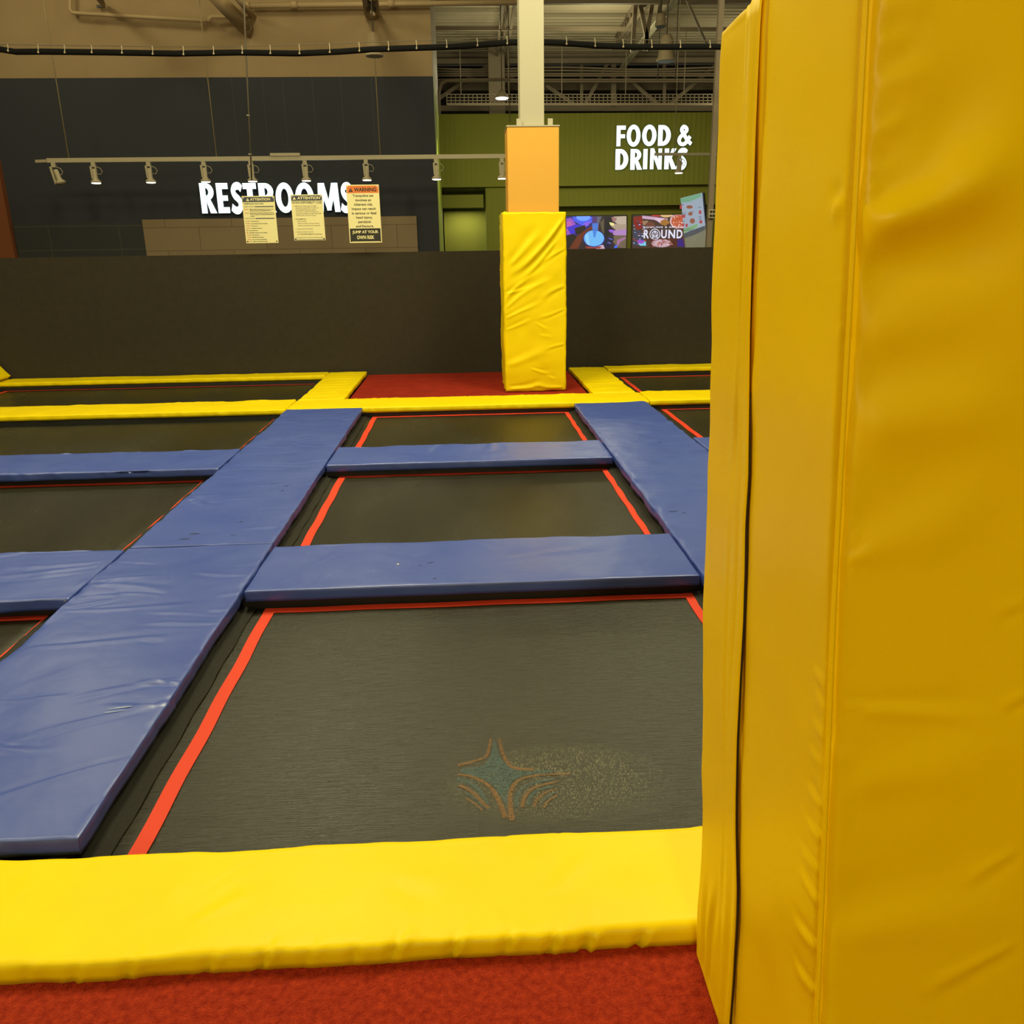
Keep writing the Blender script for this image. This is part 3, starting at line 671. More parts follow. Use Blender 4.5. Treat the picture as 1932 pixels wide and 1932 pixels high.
for u0, v0, u1, v1, wd_, am, be in ((1548, 1660, 1500, 1600, .005, .003, 0), (1546, 1720, 1500, 1640, .006, .003, 0), (1545, 1800, 1495, 1740, .006, .003, 0), (1543, 1880, 1495, 1820, .006, .003, 0), (1562, 1400, 1530, 1370, .005, .002, 0), (1560, 1460, 1520, 1420, .005, .002, 0),
        (1566, 1300, 1530, 1270, .005, .002, 0), (1600, 380, 1570, 420, .008, .004, 0), (1565, 1350, 1535, 1310, .005, .002, 0), (1604, 620, 1585, 640, .006, .002, 0), (1556, 1540, 1515, 1490, .006, .003, 0), (1552, 1600, 1510, 1550, .006, .003, 0)):
    a = on_side(u0, v0); b = on_side(u1, v1); sf.append((max(0, a[0]-.012), a[1], b[0]-.012, b[1], wd_, am, be))
gapD = .345
pad('side_panel', gapD-.012, NH, .06, M['yellow_near'], sf, .008, .010, 42, .0015, 10, .003, parent=t, frame=side_frame(.012))
back = [(.07, .0, .06, 1.2, .008, .003, .0), (.10, .05, .09, 1.6, .006, .002, 0), (.02, 1.0, .06, 1.93, .012, .005, .02), (.09, 1.2, .03, 1.9, .012, .005, 0), (.18, 0, .12, .35, .01, .005, .03), (.22, .0, .2, .3, .01, .004, 0)]
pad('side_panel', ND-gapD, NH, .06, M['yellow_near'], back, .008, .012, 43, .003, 5, .003, parent=t, frame=side_frame(gapD))
# overlapping closure flap; the shade in its open edge is a black tube
mb = MB(); L_, R_ = [], []
edge = [on_side(u, v) for u, v in ((1440, 60), (1432, 250), (1426, 480), (1422, 640), (1420, 780), (1418, 900), (1412, 1000), (1411, 1080), (1408, 1180), (1402, 1280), (1396, 1400), (1394, 1500), (1394, 1560), (1397, 1680), (1394, 1760), (1388, 1860), (1382, 1932), (1380, 1990))]
edge = [(edge[0][0], NH-.004)] + edge + [(edge[-1][0], .02)]
edge = sorted(edge, key=lambda e: -e[1])
fr = side_frame(0)
def interp(e, n):
    hs = np.linspace(e[0][1], e[-1][1], n); xs = np.interp(-hs, [-h for _, h in e], [d for d, _ in e]); return list(zip(xs, hs))
E2 = interp(edge, 90)
grid = []
for k, (d, h) in enumerate(E2):
    r = []
    for j in range(9):
        q = j/8; off = .0045 + .003*math.exp(-((q-.0)/.12)**2) + .0022*math.sin(q*9+h*2.1)*math.sin(h*3.7+1) - .004*(q > .96)
        X, Y, Z = fr(d + q*(.07+.01*math.sin(h*4)), h, off); r.append(mb.bm.verts.new((X, Y, Z)))
    grid.append(r)
for k in range(len(grid)-1):
    for j in range(8): mb.bm.faces.new((grid[k][j], grid[k+1][j], grid[k+1][j+1], grid[k][j+1])).smooth = True
o = mb.build('closure_flap', M['yellow_near'], t, off=(0, 0, 0)); s = o.modifiers.new('thickness', 'SOLIDIFY'); s.thickness = .003; s.offset = 0
mb = MB()
pts = [fr(d-.001, h, .004) for d, h in E2 if h < 1.36]
mb.tube(pts, [.0006+.0013*min(1, (1.36-h)*3) for d, h in E2 if h < 1.36], 6); mb.build('closure_gap_shade', M['black'], t, off=(0, 0, 0))  # black tube standing in for shade between the panels
mb = MB(); mb.tube([(lambda z: (nX(z)-.001-loc.x, nY(z)-.003-loc.y, z+.055))(z) for z in np.linspace(-.05, 1.835, 60)], .0032); mb.build('corner_piping', M['yellow_near'], t, off=(0, 0, 0))
pad('side_panel', .54, NH, .06, M['yellow_near'], (), .05, .012, 44, .002, parent=t, frame=lambda X, Y, Z: (1.20+Z-loc.x, .93+X-loc.y, Y))
pad('back_panel', .69, NH, .06, M['yellow_near'], (), .05, .012, 45, .0, parent=t, frame=lambda X, Y, Z: (.50+X-loc.x, NB+.005+Z-loc.y, Y))
mb = MB(); mb.box((.48, 1.03, NZ-.03), (1.16, 1.46, NZ-.012)); mb.build('top_cover', M['yellow_near'], t)

# ================================================================== THE NET ROPE ABOVE THE WALL
NY = 11.5
t = thing('net_rope', 'thick black sleeved rope strung right across above the signs, tied to a thin wire', 'rope', at(500, 98, NY))
path = [(-60, 91), (0, 93), (30, 97), (80, 98), (200, 98), (330, 102), (450, 99), (560, 100), (640, 97), (700, 94), (840, 88), (900, 85), (960, 81), (1030, 80), (1069, 82), (1123, 86), (1200, 88), (1350, 88), (1480, 92)]
mb = MB(); mb.tube([at(u, v+.9*math.sin(u*.07), NY) for u, v in path], .034, 10); mb.build('rope_sleeve', M['cable'], t)
top = [(-60, 82), (0, 84), (150, 86), (300, 88), (450, 88), (600, 83), (750, 78), (860, 75), (980, 68), (1030, 68), (1100, 72), (1200, 75), (1350, 77), (1480, 78)]
mb = MB(); mb.tube([at(u, v, NY) for u, v in top], .0045, 5); mb.build('support_wire', M['wire'], t)
for u in (15, 72, 122, 173, 230, 288, 346, 403, 457, 510, 565, 622, 678, 733, 786, 843, 901, 957, 1069, 1123, 1176, 1230, 1284, 1340):
    v1 = np.interp(u, [a for a, _ in top], [b for _, b in top]); v2 = np.interp(u, [a for a, _ in path], [b for _, b in path])
    mb = MB(); a = at(u-1, v1-1, NY-.02); b = at(u, v2+1, NY-.038); mb.tube([a, a.lerp(b, .5)+Vector((.004, 0, 0)), b], .006, 5); mb.lathe(b, [(.004, -.012), (.013, -.004), (.011, .008), (.003, .014)], 8)
    mb.build('tie', M['fixture'], t)

# ================================================================== HANGING RULE SIGNS
def put(me, name, m, parent, x, y, z):
    me.transform(Matrix.Translation(Vector((x, y, z)) - Vector(parent.location))); return link(name, me, m, parent)
def sign_base(label, X0, X1, Z0, Z1, Y, header, hm, hh, wire_to):
    t = thing('rules_sign', label, 'sign', ((X0+X1)/2, Y, Z0), 0, 'cream notice boards hung above the black wall')
    W, H = X1-X0, Z1-Z0
    MB().box((X0, Y, Z0), (X1, Y+.006, Z1), .002).build('board', M['sign'], t)
    MB().box((X0+.008, Y-.0015, Z1-.018-hh), (X1-.008, Y+.001, Z1-.012)).build('header_band', hm, t)
    for gx in (X0+.02, X1-.02):
        for gz in (Z0+.02, Z1-.022):
            up = gz > (Z0+Z1)/2
            mb = MB(); mb.lathe((gx, Y+.002, gz), [(.003, -.001), (.009, 0), (.009, .003), (.003, .006)], 10, Vector((0, -1, 0)))
            mb.build('grommet', M['white_grommet'] if up else M['black'], t)
    for gx in (X0+.02, X1-.02):
        mb = MB(); mb.tube([(gx, Y+.004, Z1-.02), (gx+.0, NY, at(900, 90, NY).z)], .0005, 4); mb.build('hanging_wire', M['wire'], t)
    return t, W, H
M['white_grommet'] = mat('white cable tie', (.8, .8, .75), .4)
def triangle(parent, x, y, z, s, m, m2):
    mb = MB(); mb.slab([(x, y, z), (x+s, y, z), (x+s/2, y, z+s*.9)], (0, .001, 0)); mb.build('warning_triangle', m, parent)
    mb = MB(); mb.box((x+s*.46, y-.001, z+s*.28), (x+s*.54, y-.0003, z+s*.6)); mb.box((x+s*.46, y-.001, z+s*.12), (x+s*.54, y-.0003, z+s*.2)); mb.build('exclamation_mark', m2, parent)
SY = 11.46
def bars(parent, items, name, m, y=SY-.001):
    """lines of small print too fine to read"""
    r = random.Random(len(items)*7+1); mb = MB()
    for x0, x1, z, h in items:
        x = x0
        while x < x1:
            wlen = r.uniform(.008, .026); e = min(x+wlen, x1)
            mb.box((x, y, z), (e, y+.0008, z+h*r.uniform(.7, 1)))
            x = e+.004
    return mb.build(name, m, parent)
# 1: court rules
p0, p1 = at(458, 457, SY), at(521, 371, SY)
X0, X1, Z0, Z1 = -2.80, -2.385, 1.70, 2.275
t, W, H = sign_base('cream court rules board with navy ATTENTION header and red lines, leftmost of the three', X0, X1, Z0, Z1, SY, 0, M['sign_navy'], .055, 0)
put(fit_text('ATTENTION', .255, .032, offset=.03), 'header_lettering', M['sign'], t, X0+.105, SY-.002, Z1-.057); triangle(t, X0+.055, SY-.0025, Z1-.060, .040, M['sign'], M['sign_navy'])
put(fit_text('TRAMPOLINE COURT RULES', .25, .020, offset=.02), 'title_lettering', M['sign_teal'], t, X0+.02, SY-.001, Z1-.103)
put(fit_text('BEFORE YOU JUMP', .125, .014, offset=.02), 'section_lettering', M['sign_teal'], t, X0+.02, SY-.001, Z1-.137)
put(fit_text('WHILE YOU JUMP', .12, .014, offset=.02), 'section_lettering', M['sign_teal'], t, X0+.02, SY-.001, Z1-.280)
mb = MB(); mb.box((X0+.155, SY-.001, Z1-.135), (X1-.022, SY, Z1-.124)); mb.box((X0+.15, SY-.001, Z1-.278), (X1-.022, SY, Z1-.267)); mb.build('section_rule', M['sign_navy'], t)
redl = [('DO NOT', .168), ('ALWAYS', .213)] + [('DO NOT', .312), ('DO NOT', .340), ('DO NOT', .368), ('DO NOT', .396), ('BE', .424), ('BE', .452), ('ALWAYS', .480), ('ALWAYS', .507), ('ALWAYS', .534), ('DO NOT', .558)]
for s_, dz in redl:
    put(fit_text(s_, .055 if len(s_) > 3 else .02, .013, offset=.02), 'red_lettering', M['sign_red'], t, X0+.02, SY-.001, Z1-dz)
it = [(X0+.088, X1-.025, Z1-.166, .009), (X0+.09, X1-.06, Z1-.184, .009), (X0+.088, X1-.025, Z1-.211, .009), (X0+.09, X1-.02, Z1-.229, .009), (X0+.09, X0+.14, Z1-.249, .009)]
for k, dz in enumerate((.311, .339, .367, .395, .423, .451, .479, .506, .533, .557)): it.append((X0+(.085 if k not in (4, 5) else .05), X0+(.19, .30, .17, .225, .165, .285, .18, .23, .275, .275)[k], Z1-dz, .008))
bars(t, it, 'small_print', M['sign_black'])
# 2: patron code
X0, X1, Z0, Z1 = -2.18, -1.775, 1.725, 2.285
t, W, H = sign_base('cream patron responsibility code board with navy ATTENTION header, middle of the three', X0, X1, Z0, Z1, SY, 0, M['sign_navy'], .055, 0)
put(fit_text('ATTENTION', .29, .034, offset=.03), 'header_lettering', M['sign'], t, X0+.085, SY-.002, Z1-.058); triangle(t, X0+.025, SY-.0025, Z1-.060, .042, M['sign'], M['sign_navy'])
put(fit_text('PATRON RESPONSIBILITY CODE', .375, .030, offset=.02), 'title_lettering', M['sign_teal'], t, X0+.015, SY-.001, Z1-.110)
body = [('Master the fundamentals of single', .05, .27, .148), ('trampoline jumping before moving on to', .05, .30, .171), ('more advanced maneuvers such as', .05, .26, .193), ('trampoline to trampoline jumping, wall', .05, .29, .217),
        ('trampoline jumping, and other type skills,', .05, .33, .240), ('which increase the risk of injury.', .05, .26, .262), ('FUNDAMENTALS', .045, .13, .305), ('- Jump in control', .055, .12, .333), ('- Bend your knees to slow your bounce', .06, .28, .360), ('- Bounce in the center of the trampoline', .06, .29, .386),
        ('Jump and land on two feet', .05, .20, .427), ('Be aware of those around you.', .05, .21, .463), ('It is YOUR RESPONSIBILITY to avoid others.', .05, .32, .490), ('Noncompliance may result in loss of jumping privileges', .03, .345, .533)]
for s_, dx, ww, dz in body: put(fit_text(s_, ww, .0155, offset=.012, res=2), 'small_print', M['sign_black'], t, X0+dx, SY-.001, Z1-dz)
mb = MB()
for dz in (.148, .305, .427, .463): mb.box((X0+.028, SY-.001, Z1-dz+.004), (X0+.035, SY, Z1-dz+.010))
mb.build('bullet', M['sign_black'], t)
MB().box((X0+.004, SY-.0015, Z0+.006), (X1-.004, SY+.001, Z0+.012)).build('footer_line', M['sign_navy'], t)
# 3: warning
X0, X1, Z0, Z1 = -1.465, -1.045, 1.685, 2.395
t, W, H = sign_base('tall cream WARNING board with orange header and black JUMP AT YOUR OWN RISK footer', X0, X1, Z0, Z1, SY, 0, M['sign_orange'], .082, 0)
put(fit_text('WARNING', .285, .050, offset=.035), 'header_lettering', M['sign_black'], t, X0+.10, SY-.002, Z1-.084); triangle(t, X0+.03, SY-.0025, Z1-.086, .055, M['sign_black'], M['sign_orange'])
for k, (s_, ww) in enumerate((('Trampoline use', .265), ('involves an', .20), ('inherent risk.', .24), ('Impact can result', .31), ('in serious or fatal', .315), ('head injury,', .21), ('paralysis', .165), ('and fracture.', .23))):
    put(fit_text(s_, ww, .040 if s_ in ('paralysis', 'head injury,', 'Impact can result', 'Trampoline use') else .032, offset=.022), 'body_lettering', M['sign_black'], t, (X0+X1)/2-ww/2, SY-.001, Z1-.148-k*.053 - (.008 if s_ in ('paralysis', 'head injury,', 'Impact can result', 'Trampoline use') else 0))
MB().box((X0+.012, SY-.0015, Z0+.018), (X1-.012, SY+.001, Z0+.178)).build('footer_band', M['sign_black'], t)
put(fit_text('JUMP AT YOUR', .335, .046, offset=.03), 'footer_lettering', M['sign'], t, (X0+X1)/2-.167, SY-.0025, Z0+.107); put(fit_text('OWN RISK', .225, .046, offset=.03), 'footer_lettering', M['sign'], t, (X0+X1)/2-.112, SY-.0025, Z0+.045)

# ================================================================== ILLUMINATED WORD SIGNS
def glyph(ch):
    """heavy condensed capital in a 1 x 1 cell: list of closed outlines (each a solid stroke)"""
    def bx(x0, y0, x1, y1): return [(x0, y0), (x1, y0), (x1, y1), (x0, y1)]
    def ring(cx, cy, rx, ry, ix, iy, a0=0., a1=360., n=26):
        out = []
        for k in range(n):
            a, b = R(a0+(a1-a0)*k/n), R(a0+(a1-a0)*(k+1)/n)
            out.append([(cx+rx*math.cos(a), cy+ry*math.sin(a)), (cx+rx*math.cos(b), cy+ry*math.sin(b)), (cx+ix*math.cos(b), cy+iy*math.sin(b)), (cx+ix*math.cos(a), cy+iy*math.sin(a))])
        return out
    def line(pts, w, sub=5):
        P = [Vector((*p, 0)) for p in pts]; Q = []
        for i in range(len(P)-1):
            p0 = P[max(i-1, 0)]; p3 = P[min(i+2, len(P)-1)]
            for k in range(sub):
                t = k/sub; Q.append(.5*((2*P[i])+(P[i+1]-p0)*t+(2*p0-5*P[i]+4*P[i+1]-p3)*t*t+(3*P[i]-p0-3*P[i+1]+p3)*t**3))
        Q.append(P[-1]); A, B = [], []
        for i, q in enumerate(Q):
            d = (Q[min(i+1, len(Q)-1)]-Q[max(i-1, 0)]).normalized(); A.append((q.x-d.y*w/2, q.y+d.x*w/2*.75)); B.append((q.x+d.y*w/2, q.y-d.x*w/2*.75))
        return [[A[i], A[i+1], B[i+1], B[i]] for i in range(len(A)-1)]
    S_ = .40 if ch in 'EFRDIK' else .36
    if ch == 'I': return [bx(0, 0, 1, 1)]
    if ch == 'E': return [bx(0, 0, .48, 1), bx(.48, 0, 1, .2), bx(.48, .8, 1, 1), bx(.48, .41, .93, .59)]
    if ch == 'F': return [bx(0, 0, .44, 1), bx(.44, .8, 1, 1), bx(.44, .39, .94, .58)]
    if ch == 'T': return [bx(.29, 0, .71, .8), bx(0, .8, 1, 1)]
    if ch == 'O': return ring(.5, .5, .5, .52, .20, .31)
    if ch == 'D': return [bx(0, 0, .36, 1)] + ring(.36, .5, .64, .5, .27, .30, -90, 90) 
    if ch == 'R': return [bx(0, 0, .38, 1)] + ring(.40, .71, .52, .29, .16, .12, -90, 90, 16) + [[(.36, .44), (.62, .50), (1.02, 0), (.58, 0)]]
    if ch == 'M': return [[(.06, 1), (.34, 1), (.24, 0), (0, 0)], [(.66, 1), (.94, 1), (1, 0), (.76, 0)], [(.08, 1), (.34, 1), (.60, .06), (.42, .06)], [(.66, 1), (.92, 1), (.58, .06), (.40, .06)]]
    if ch == 'N': return [bx(0, 0, .31, 1), bx(.69, 0, 1, 1), [(0, 1), (.32, 1), (1, 0), (.68, 0)]]
    if ch == 'K': return [bx(0, 0, .36, 1), [(.36, .62), (.36, .40), (.62, 1), (1, 1)][0:2] + [(.56, .52), (.96, 1), (.58, 1)], [(.36, .66), (.36, .42), (.60, 0), (1.02, 0), (.60, .54)]]
    if ch == 'S': return line([(.92, .80), (.72, .90), (.42, .88), (.26, .74), (.38, .58), (.66, .44), (.78, .27), (.62, .11), (.34, .09), (.06, .20)], .34)
    if ch == '&': return line([(1.0, .08), (.74, .26), (.40, .62), (.30, .78), (.42, .92), (.60, .86), (.64, .74), (.50, .62), (.24, .44), (.14, .26), (.26, .10), (.50, .09), (.72, .24), (.90, .46)], .25)
    return [bx(0, 0, 1, 1)]
def word_sign(letters, label, Y):
    """letters: (character, u0, u1, v0, v1) as read off the photograph; each is a solid channel letter 9 cm deep"""
    l0 = letters[0]; t = thing('illuminated_sign', label, 'sign', at(l0[1], l0[4], Y))
    for ch, u0, u1, v0, v1 in letters:
        vm = (v0+v1)/2; a, b = at(u0, vm, Y), at(u1, vm, Y); z1, z0 = at((u0+u1)/2, v0, Y).z, at((u0+u1)/2, v1, Y).z
        mb = MB()
        for pl in glyph(ch):
            q = [Vector((a.x+(b.x-a.x)*x, Y-.09, z0+(z1-z0)*y)) for x, y in pl]
            f = mb.bm.faces.new([mb.bm.verts.new(p) for p in q]); f.material_index = 0
            q2 = [p+Vector((0, .012, 0)) for p in q]; q3 = [p+Vector((0, .09, 0)) for p in q]; n = len(q)
            A = [mb.bm.verts.new(p) for p in q2]; B = [mb.bm.verts.new(p) for p in q3]
            for i in range(n): g = mb.bm.faces.new((A[i], B[i], B[(i+1) % n], A[(i+1) % n])); g.material_index = 1
        me_o = mb.build('letter', [M['letter'], M['letter_side']], t)
    return t
word_sign([(c, a, b, 346+.0*k, 403-.35*k) for k, (c, a, b) in enumerate((('R', 381, 409), ('E', 412, 434), ('S', 437, 461), ('T', 462, 487), ('R', 491, 521), ('O', 522, 556), ('O', 559, 594), ('M', 600, 642), ('S', 643, 665)))],
    'glowing white RESTROOMS lettering on the charcoal wall', 16.99)
word_sign([('F', 1162, 1179, 238, 277), ('O', 1181, 1207, 237, 277), ('O', 1210, 1237, 237, 276), ('D', 1240, 1264, 237, 276), ('&', 1276, 1303, 237, 276)] +
    [('D', 1160, 1184, 282, 321), ('R', 1188, 1210, 282, 321), ('I', 1212, 1220, 282, 320), ('N', 1225, 1247, 281, 320), ('K', 1252, 1275, 281, 320), ('S', 1274, 1295, 281, 320)],
    'glowing white FOOD & DRINKS lettering on the olive green wall', 20.99)

# ================================================================== TRACK LIGHTS
M['tan_rod'] = mat('tan painted rod', (.30, .23, .125), .8, spec=.1)
TY, TZ = 15.5, 3.14
t = thing('light_track', 'long beige light track hung from rods in front of the charcoal wall', 'light track', (-3.2, TY, TZ))
mb = MB(); mb.box((-6.95, TY-.03, TZ-.03), (1.05, TY+.03, TZ+.04)); mb.bar((-6.95, TY, TZ), (-7.16, TY+.05, TZ+.0), .05, .045); mb.build('track_rail', M['fixture'], t)
MB().box((-3.22, TY-.05, TZ+.04), (-2.72, TY+.05, TZ+.085)).build('power_feed', M['fixture'], t)
for u in (130, 409, 718):
    x = at(u, 300, TY).x; MB().tube([(x, TY, TZ+.03), (x, TY, 7.5)], .009, 6).build('suspension_rod', M['tan_rod'], t)
def spot(label, x, y, z, tilt=0, lit=True, s=1.0, group='track spotlights'):
    t = thing('track_spotlight', label, 'spotlight', (x, y, z), 0, group)
    MB().box((-.035, -.03, -.075), (.035, .03, 0), .004).build('track_adaptor', M['fixture'], t, off=(0, 0, 0))
    mb = MB()
    if lit is None or tilt: mb.bar((-.055, 0, -.06), (-.005, 0, -.34), .035, .05)
    else: mb.bar((-.040, -.02, -.06), (-.030, -.02, -.26), .030, .05); mb.bar((.036, -.02, -.06), (.030, -.02, -.26), .02, .03)
    mb.build('yoke', M['fixture'], t, off=(0, 0, 0))
    ax = Vector((math.sin(tilt), 0, math.cos(tilt))); c = Vector((0, 0, -.325)) if not tilt else Vector((.07, 0, -.325))
    mb = MB(); mb.lathe(c, [(.080, 0), (.085, .012), (.080, .03), (.048, .055), (.040, .09), (.040, .21), (.028, .225)], 18, ax); mb.build('lamp_head', M['fixture'], t, off=(0, 0, 0))
    mb = MB(); mb.lathe(c, [(.01, -.012), (.07, -.010), (.078, .004), (.01, .006)], 18, ax); mb.build('lamp_lens', M['bulb'] if lit else M['glass_shade'], t, off=(0, 0, 0))
    mb = MB(); mb.tube([(.02, 0, -.06), (.10, 0, -.09), (.13, 0, -.14), (.10, 0, -.19), (.04, 0, -.18)], .006, 6); mb.build('cord', M['fixture'], t, off=(0, 0, 0))
    return t
sl = ['unlit track spotlight tilted sideways, leftmost on the track', 'lit track spotlight, second from the left end of the track', 'lit track spotlight between the left end and the RESTROOMS lettering',
      'lit track spotlight just above the R at the start of RESTROOMS', 'lit track spotlight above the leftmost rules board', 'lit track spotlight above the middle rules board',
      'lit track spotlight above the orange-headed WARNING board', 'lit track spotlight at the right corner of the charcoal wall', 'lit track spotlight just left of the orange column cladding']
for k, (u, lb) in enumerate(zip((102, 177, 281, 385, 474, 576, 691, 823, 947), sl)):
    spot(lb, at(u, 315, TY).x, TY, TZ-.03, tilt=-.25 if k == 0 else 0, lit=k > 0)
t = thing('light_track', 'short dim light track crossing in front of the FOOD & DRINKS lettering', 'light track', at(1290, 291, 17.5))
a, b = at(1235, 291, 17.5), at(1385, 291, 17.5); MB().bar(a, b, .05, .05).build('track_rail', M['fixture'], t)
p = at(1272, 291, 17.5); MB().tube([p, (p.x, p.y, 7.5)], .008, 6).build('suspension_rod', M['fixture'], t)
p = at(1282, 293, 17.5); spot('lit spotlight hanging in front of the last letter of DRINKS', p.x, p.y, p.z)
# thin drop rod left of the rules boards
a, b = at(458, -40, 13.5), at(475, 340, 13.5)
t = thing('drop_rod', 'thin dark rod hanging from the roof beside the leftmost rules board', 'rod', b)
MB().tube([a, b], .012, 6).build('rod', M['wire'], t)
for v in (212, 288): p = a.lerp(b, (v+40)/380); MB().box(p-Vector((.03, .01, .008)), p+Vector((.012, .01, .008))).build('clip', M['fixture'], t)

# ================================================================== PIPES ON THE TAN WALL
def pipe(name, label, pts, r, m='tan_pipe', cat='pipe', n=10, group=None, collars=()):
    t = tag(MB().tube(pts, r, n).build(name, M[m]), label, cat, group)
    return t
M['tan_pipe'] = mat('tan painted pipe', (.42, .30, .16), .6)
TWY = 16.8
t = thing('sprinkler_pipe', 'thin tan pipe running along the upper tan wall at the left', 'pipe', at(260, 30, TWY))
MB().tube([at(131, -60, TWY), at(132, 18, TWY), at(136, 24, TWY), at(150, 25, TWY), at(392, 39, TWY)], [.03, .03, .03, .032, .034], 10).build('pipe_run', M['tan_pipe'], t)
MB().tube([at(392, 41, TWY), at(396, 34, TWY), at(400, 31, TWY), at(478, 33, TWY)], [.045, .045, .035, .032], 10).build('pipe_elbow', M['tan_pipe'], t)
t = thing('sprinkler_pipe', 'thin tan pipe crossing the top of the tan wall above the rules boards', 'pipe', at(650, 8, TWY))
MB().tube([at(462, 11, TWY), at(1010, 4, TWY)], .045, 10).build('pipe_run', M['tan_pipe'], t)
for u in (465, 555, 738): MB().tube([at(u-6, 10-.012*(u-465), TWY), at(u+6, 10-.012*(u-465), TWY)], .06, 12).build('coupling', M['tan_pipe'], t)
tag(MB().tube([at(466, 55, 16.9), at(385, -30, 15.3)], .125, 16).build('round_duct', M['tan_pipe']), 'fat round tan duct slanting out of the upper wall', 'duct')
tag(MB().tube([at(479, 33, 16.9), at(440, -12, 15.6)], .05, 12).build('sprinkler_pipe', M['tan_pipe']), 'short slanting tan pipe beside the fat round duct', 'pipe')
def joist_end(label, pts, w_):
    t = thing('roof_joist', label, 'roof joist', pts[0])
    mb = MB()
    for p, q in zip(pts[::2], pts[1::2]): mb.bar(p, q, w_)
    mb.build('joist_chord', M['tan_pipe'], t); return t
t = joist_end('joist end landing on the tan wall above the warning board', [at(692, 26, 16.9), at(684, -30, 14.5), at(712, 26, 16.9), at(706, -30, 14.5)], .08)
MB().box(at(691, 35, 16.9)-Vector((0, .2, 0)), at(711, 24, 16.9)).build('joist_seat', M['tan_pipe'], t)
mb = MB(); [mb.bar(at(a, b, 16.2), at(c, d, 15.6), .05) for a, b, c, d in ((694, 20, 708, 0), (708, 20, 690, -2))]; mb.build('joist_web', M['black'], t)
t = joist_end('small joist end at the top of the tan wall, far left', [at(196, 11, 16.9), at(170, -20, 15), at(196, 8, 16.9), at(186, -20, 15)], .05)
MB().bar(at(183, 12, 16.9), at(198, 12, 16.9), .04).build('joist_seat', M['black'], t)
tag(MB().tube([at(463, 55, 16.7), at(470, 62, 16.7), at(474, 55, 16.7), at(471, 44, 16.7), at(464, 40, 16.7)], .010, 6).build('loose_cable', M['wire']), 'small loop of dark cable at the end of the fat duct', 'cable')

# ================================================================== PENDANT LAMPS
M['ghost_shade'] = mat('thin frosted shade', (.42, .33, .20), .4)
M['ghost_shade'].node_tree.nodes['Principled BSDF'].inputs['Alpha'].default_value = .22
def pendant(label, u, v0, v1, Y, half, m, vtop, lens='glass_shade', group=None):
    a, b = at(u, v0, Y), at(u, v1, Y); H = a.z-b.z
    k = (at(u+half, v1, Y)-b).x
    t = thing('pendant_lamp', label, 'pendant lamp', (a.x, Y, b.z), 0, group)
    MB().lathe((0, 0, 0), [(k, 0), (k*.98, H*.05), (k*.82, H*.2), (k*.78, H*.55), (k*.66, H*.85), (k*.5, H*.97), (k*.1, H)], 24).build('lamp_shade', m, t, off=(0, 0, 0))
    MB().lathe((0, 0, -.02), [(k*.95, 0), (k, .01), (k, .03), (k*.9, .035)], 24).build('rim', M[lens], t, off=(0, 0, 0))
    MB().tube([(0, 0, H), (0, 0, 7.5-b.z)], .012, 6).build('suspension_cable', M['wire'], t, off=(0, 0, 0))
    return t
pendant('faint frosted bell pendant lamp before the tan wall', 704, 60, 104, 15, 17, M['ghost_shade'], 30)
pendant('frosted beige bell pendant lamp under the roof at the right', 1258, 65, 114, 17, 17, M['glass_shade'], 5)
t = thing('high_bay_lamp', 'bright round high bay lamp glowing left of the column', 'high bay lamp', at(947, 185, 20))
p = Vector(t.location); MB().lathe((0, 0, 0), [(.145, 0), (.15, .02), (.09, .10), (.05, .16)], 24).build('reflector', M['steel_dim'], t, off=(0, 0, 0))
MB().lathe((0, 0, -.02), [(.12, 0), (.14, .01), (.14, .024), (.1, .026)], 24).build('lamp_lens', M['lamp_glow'], t, off=(0, 0, 0)); MB().tube([(0, 0, .15), (0, 0, 7.5-p.z)], .012, 6).build('suspension_cable', M['wire'], t, off=(0, 0, 0))
t = thing('high_bay_lamp', 'small unlit high bay lamp just above the bell pendant', 'high bay lamp', at(1246, 50, 19)); p = Vector(t.location)
MB().lathe((0, 0, 0), [(.115, 0), (.12, .03), (.10, .08), (.09, .11), (.10, .13), (.09, .22), (.03, .24)], 20).build('reflector', M['glass_shade'], t, off=(0, 0, 0)); MB().lathe((0, 0, -.015), [(.09, 0), (.10, .012)], 20).build('lamp_lens', M['letter_side'], t, off=(0, 0, 0))
MB().tube([(0, 0, .2), (0, 0, 7.5-p.z)], .02, 6).build('suspension_cable', M['wire'], t, off=(0, 0, 0))

# ================================================================== ROOF STEEL
GY = 28.6
def ln(mb, u0, v0, u1, v1, w_, Y0=GY, Y1=None): mb.bar(at(u0, v0, Y0), at(u1, v1, Y1 or Y0), w_); return mb
t = thing('roof_girder', 'cream steel truss girder spanning behind the olive wall top', 'girder', at(1085, 205, GY))
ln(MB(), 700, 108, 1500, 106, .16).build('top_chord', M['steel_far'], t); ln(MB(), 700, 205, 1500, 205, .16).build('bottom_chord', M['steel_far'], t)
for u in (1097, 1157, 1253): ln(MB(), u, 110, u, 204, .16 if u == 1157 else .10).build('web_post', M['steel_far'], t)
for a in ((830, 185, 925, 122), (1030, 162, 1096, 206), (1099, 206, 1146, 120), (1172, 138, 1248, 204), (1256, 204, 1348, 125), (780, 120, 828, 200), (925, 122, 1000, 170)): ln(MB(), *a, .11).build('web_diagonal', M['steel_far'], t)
lab = ['cream cross beam directly under the edge of the roof deck', 'dim wide cross beam behind the truss girder', 'thin cream roof tube high up near the top of the photo', 'top cream roof beam along the upper frame edge']
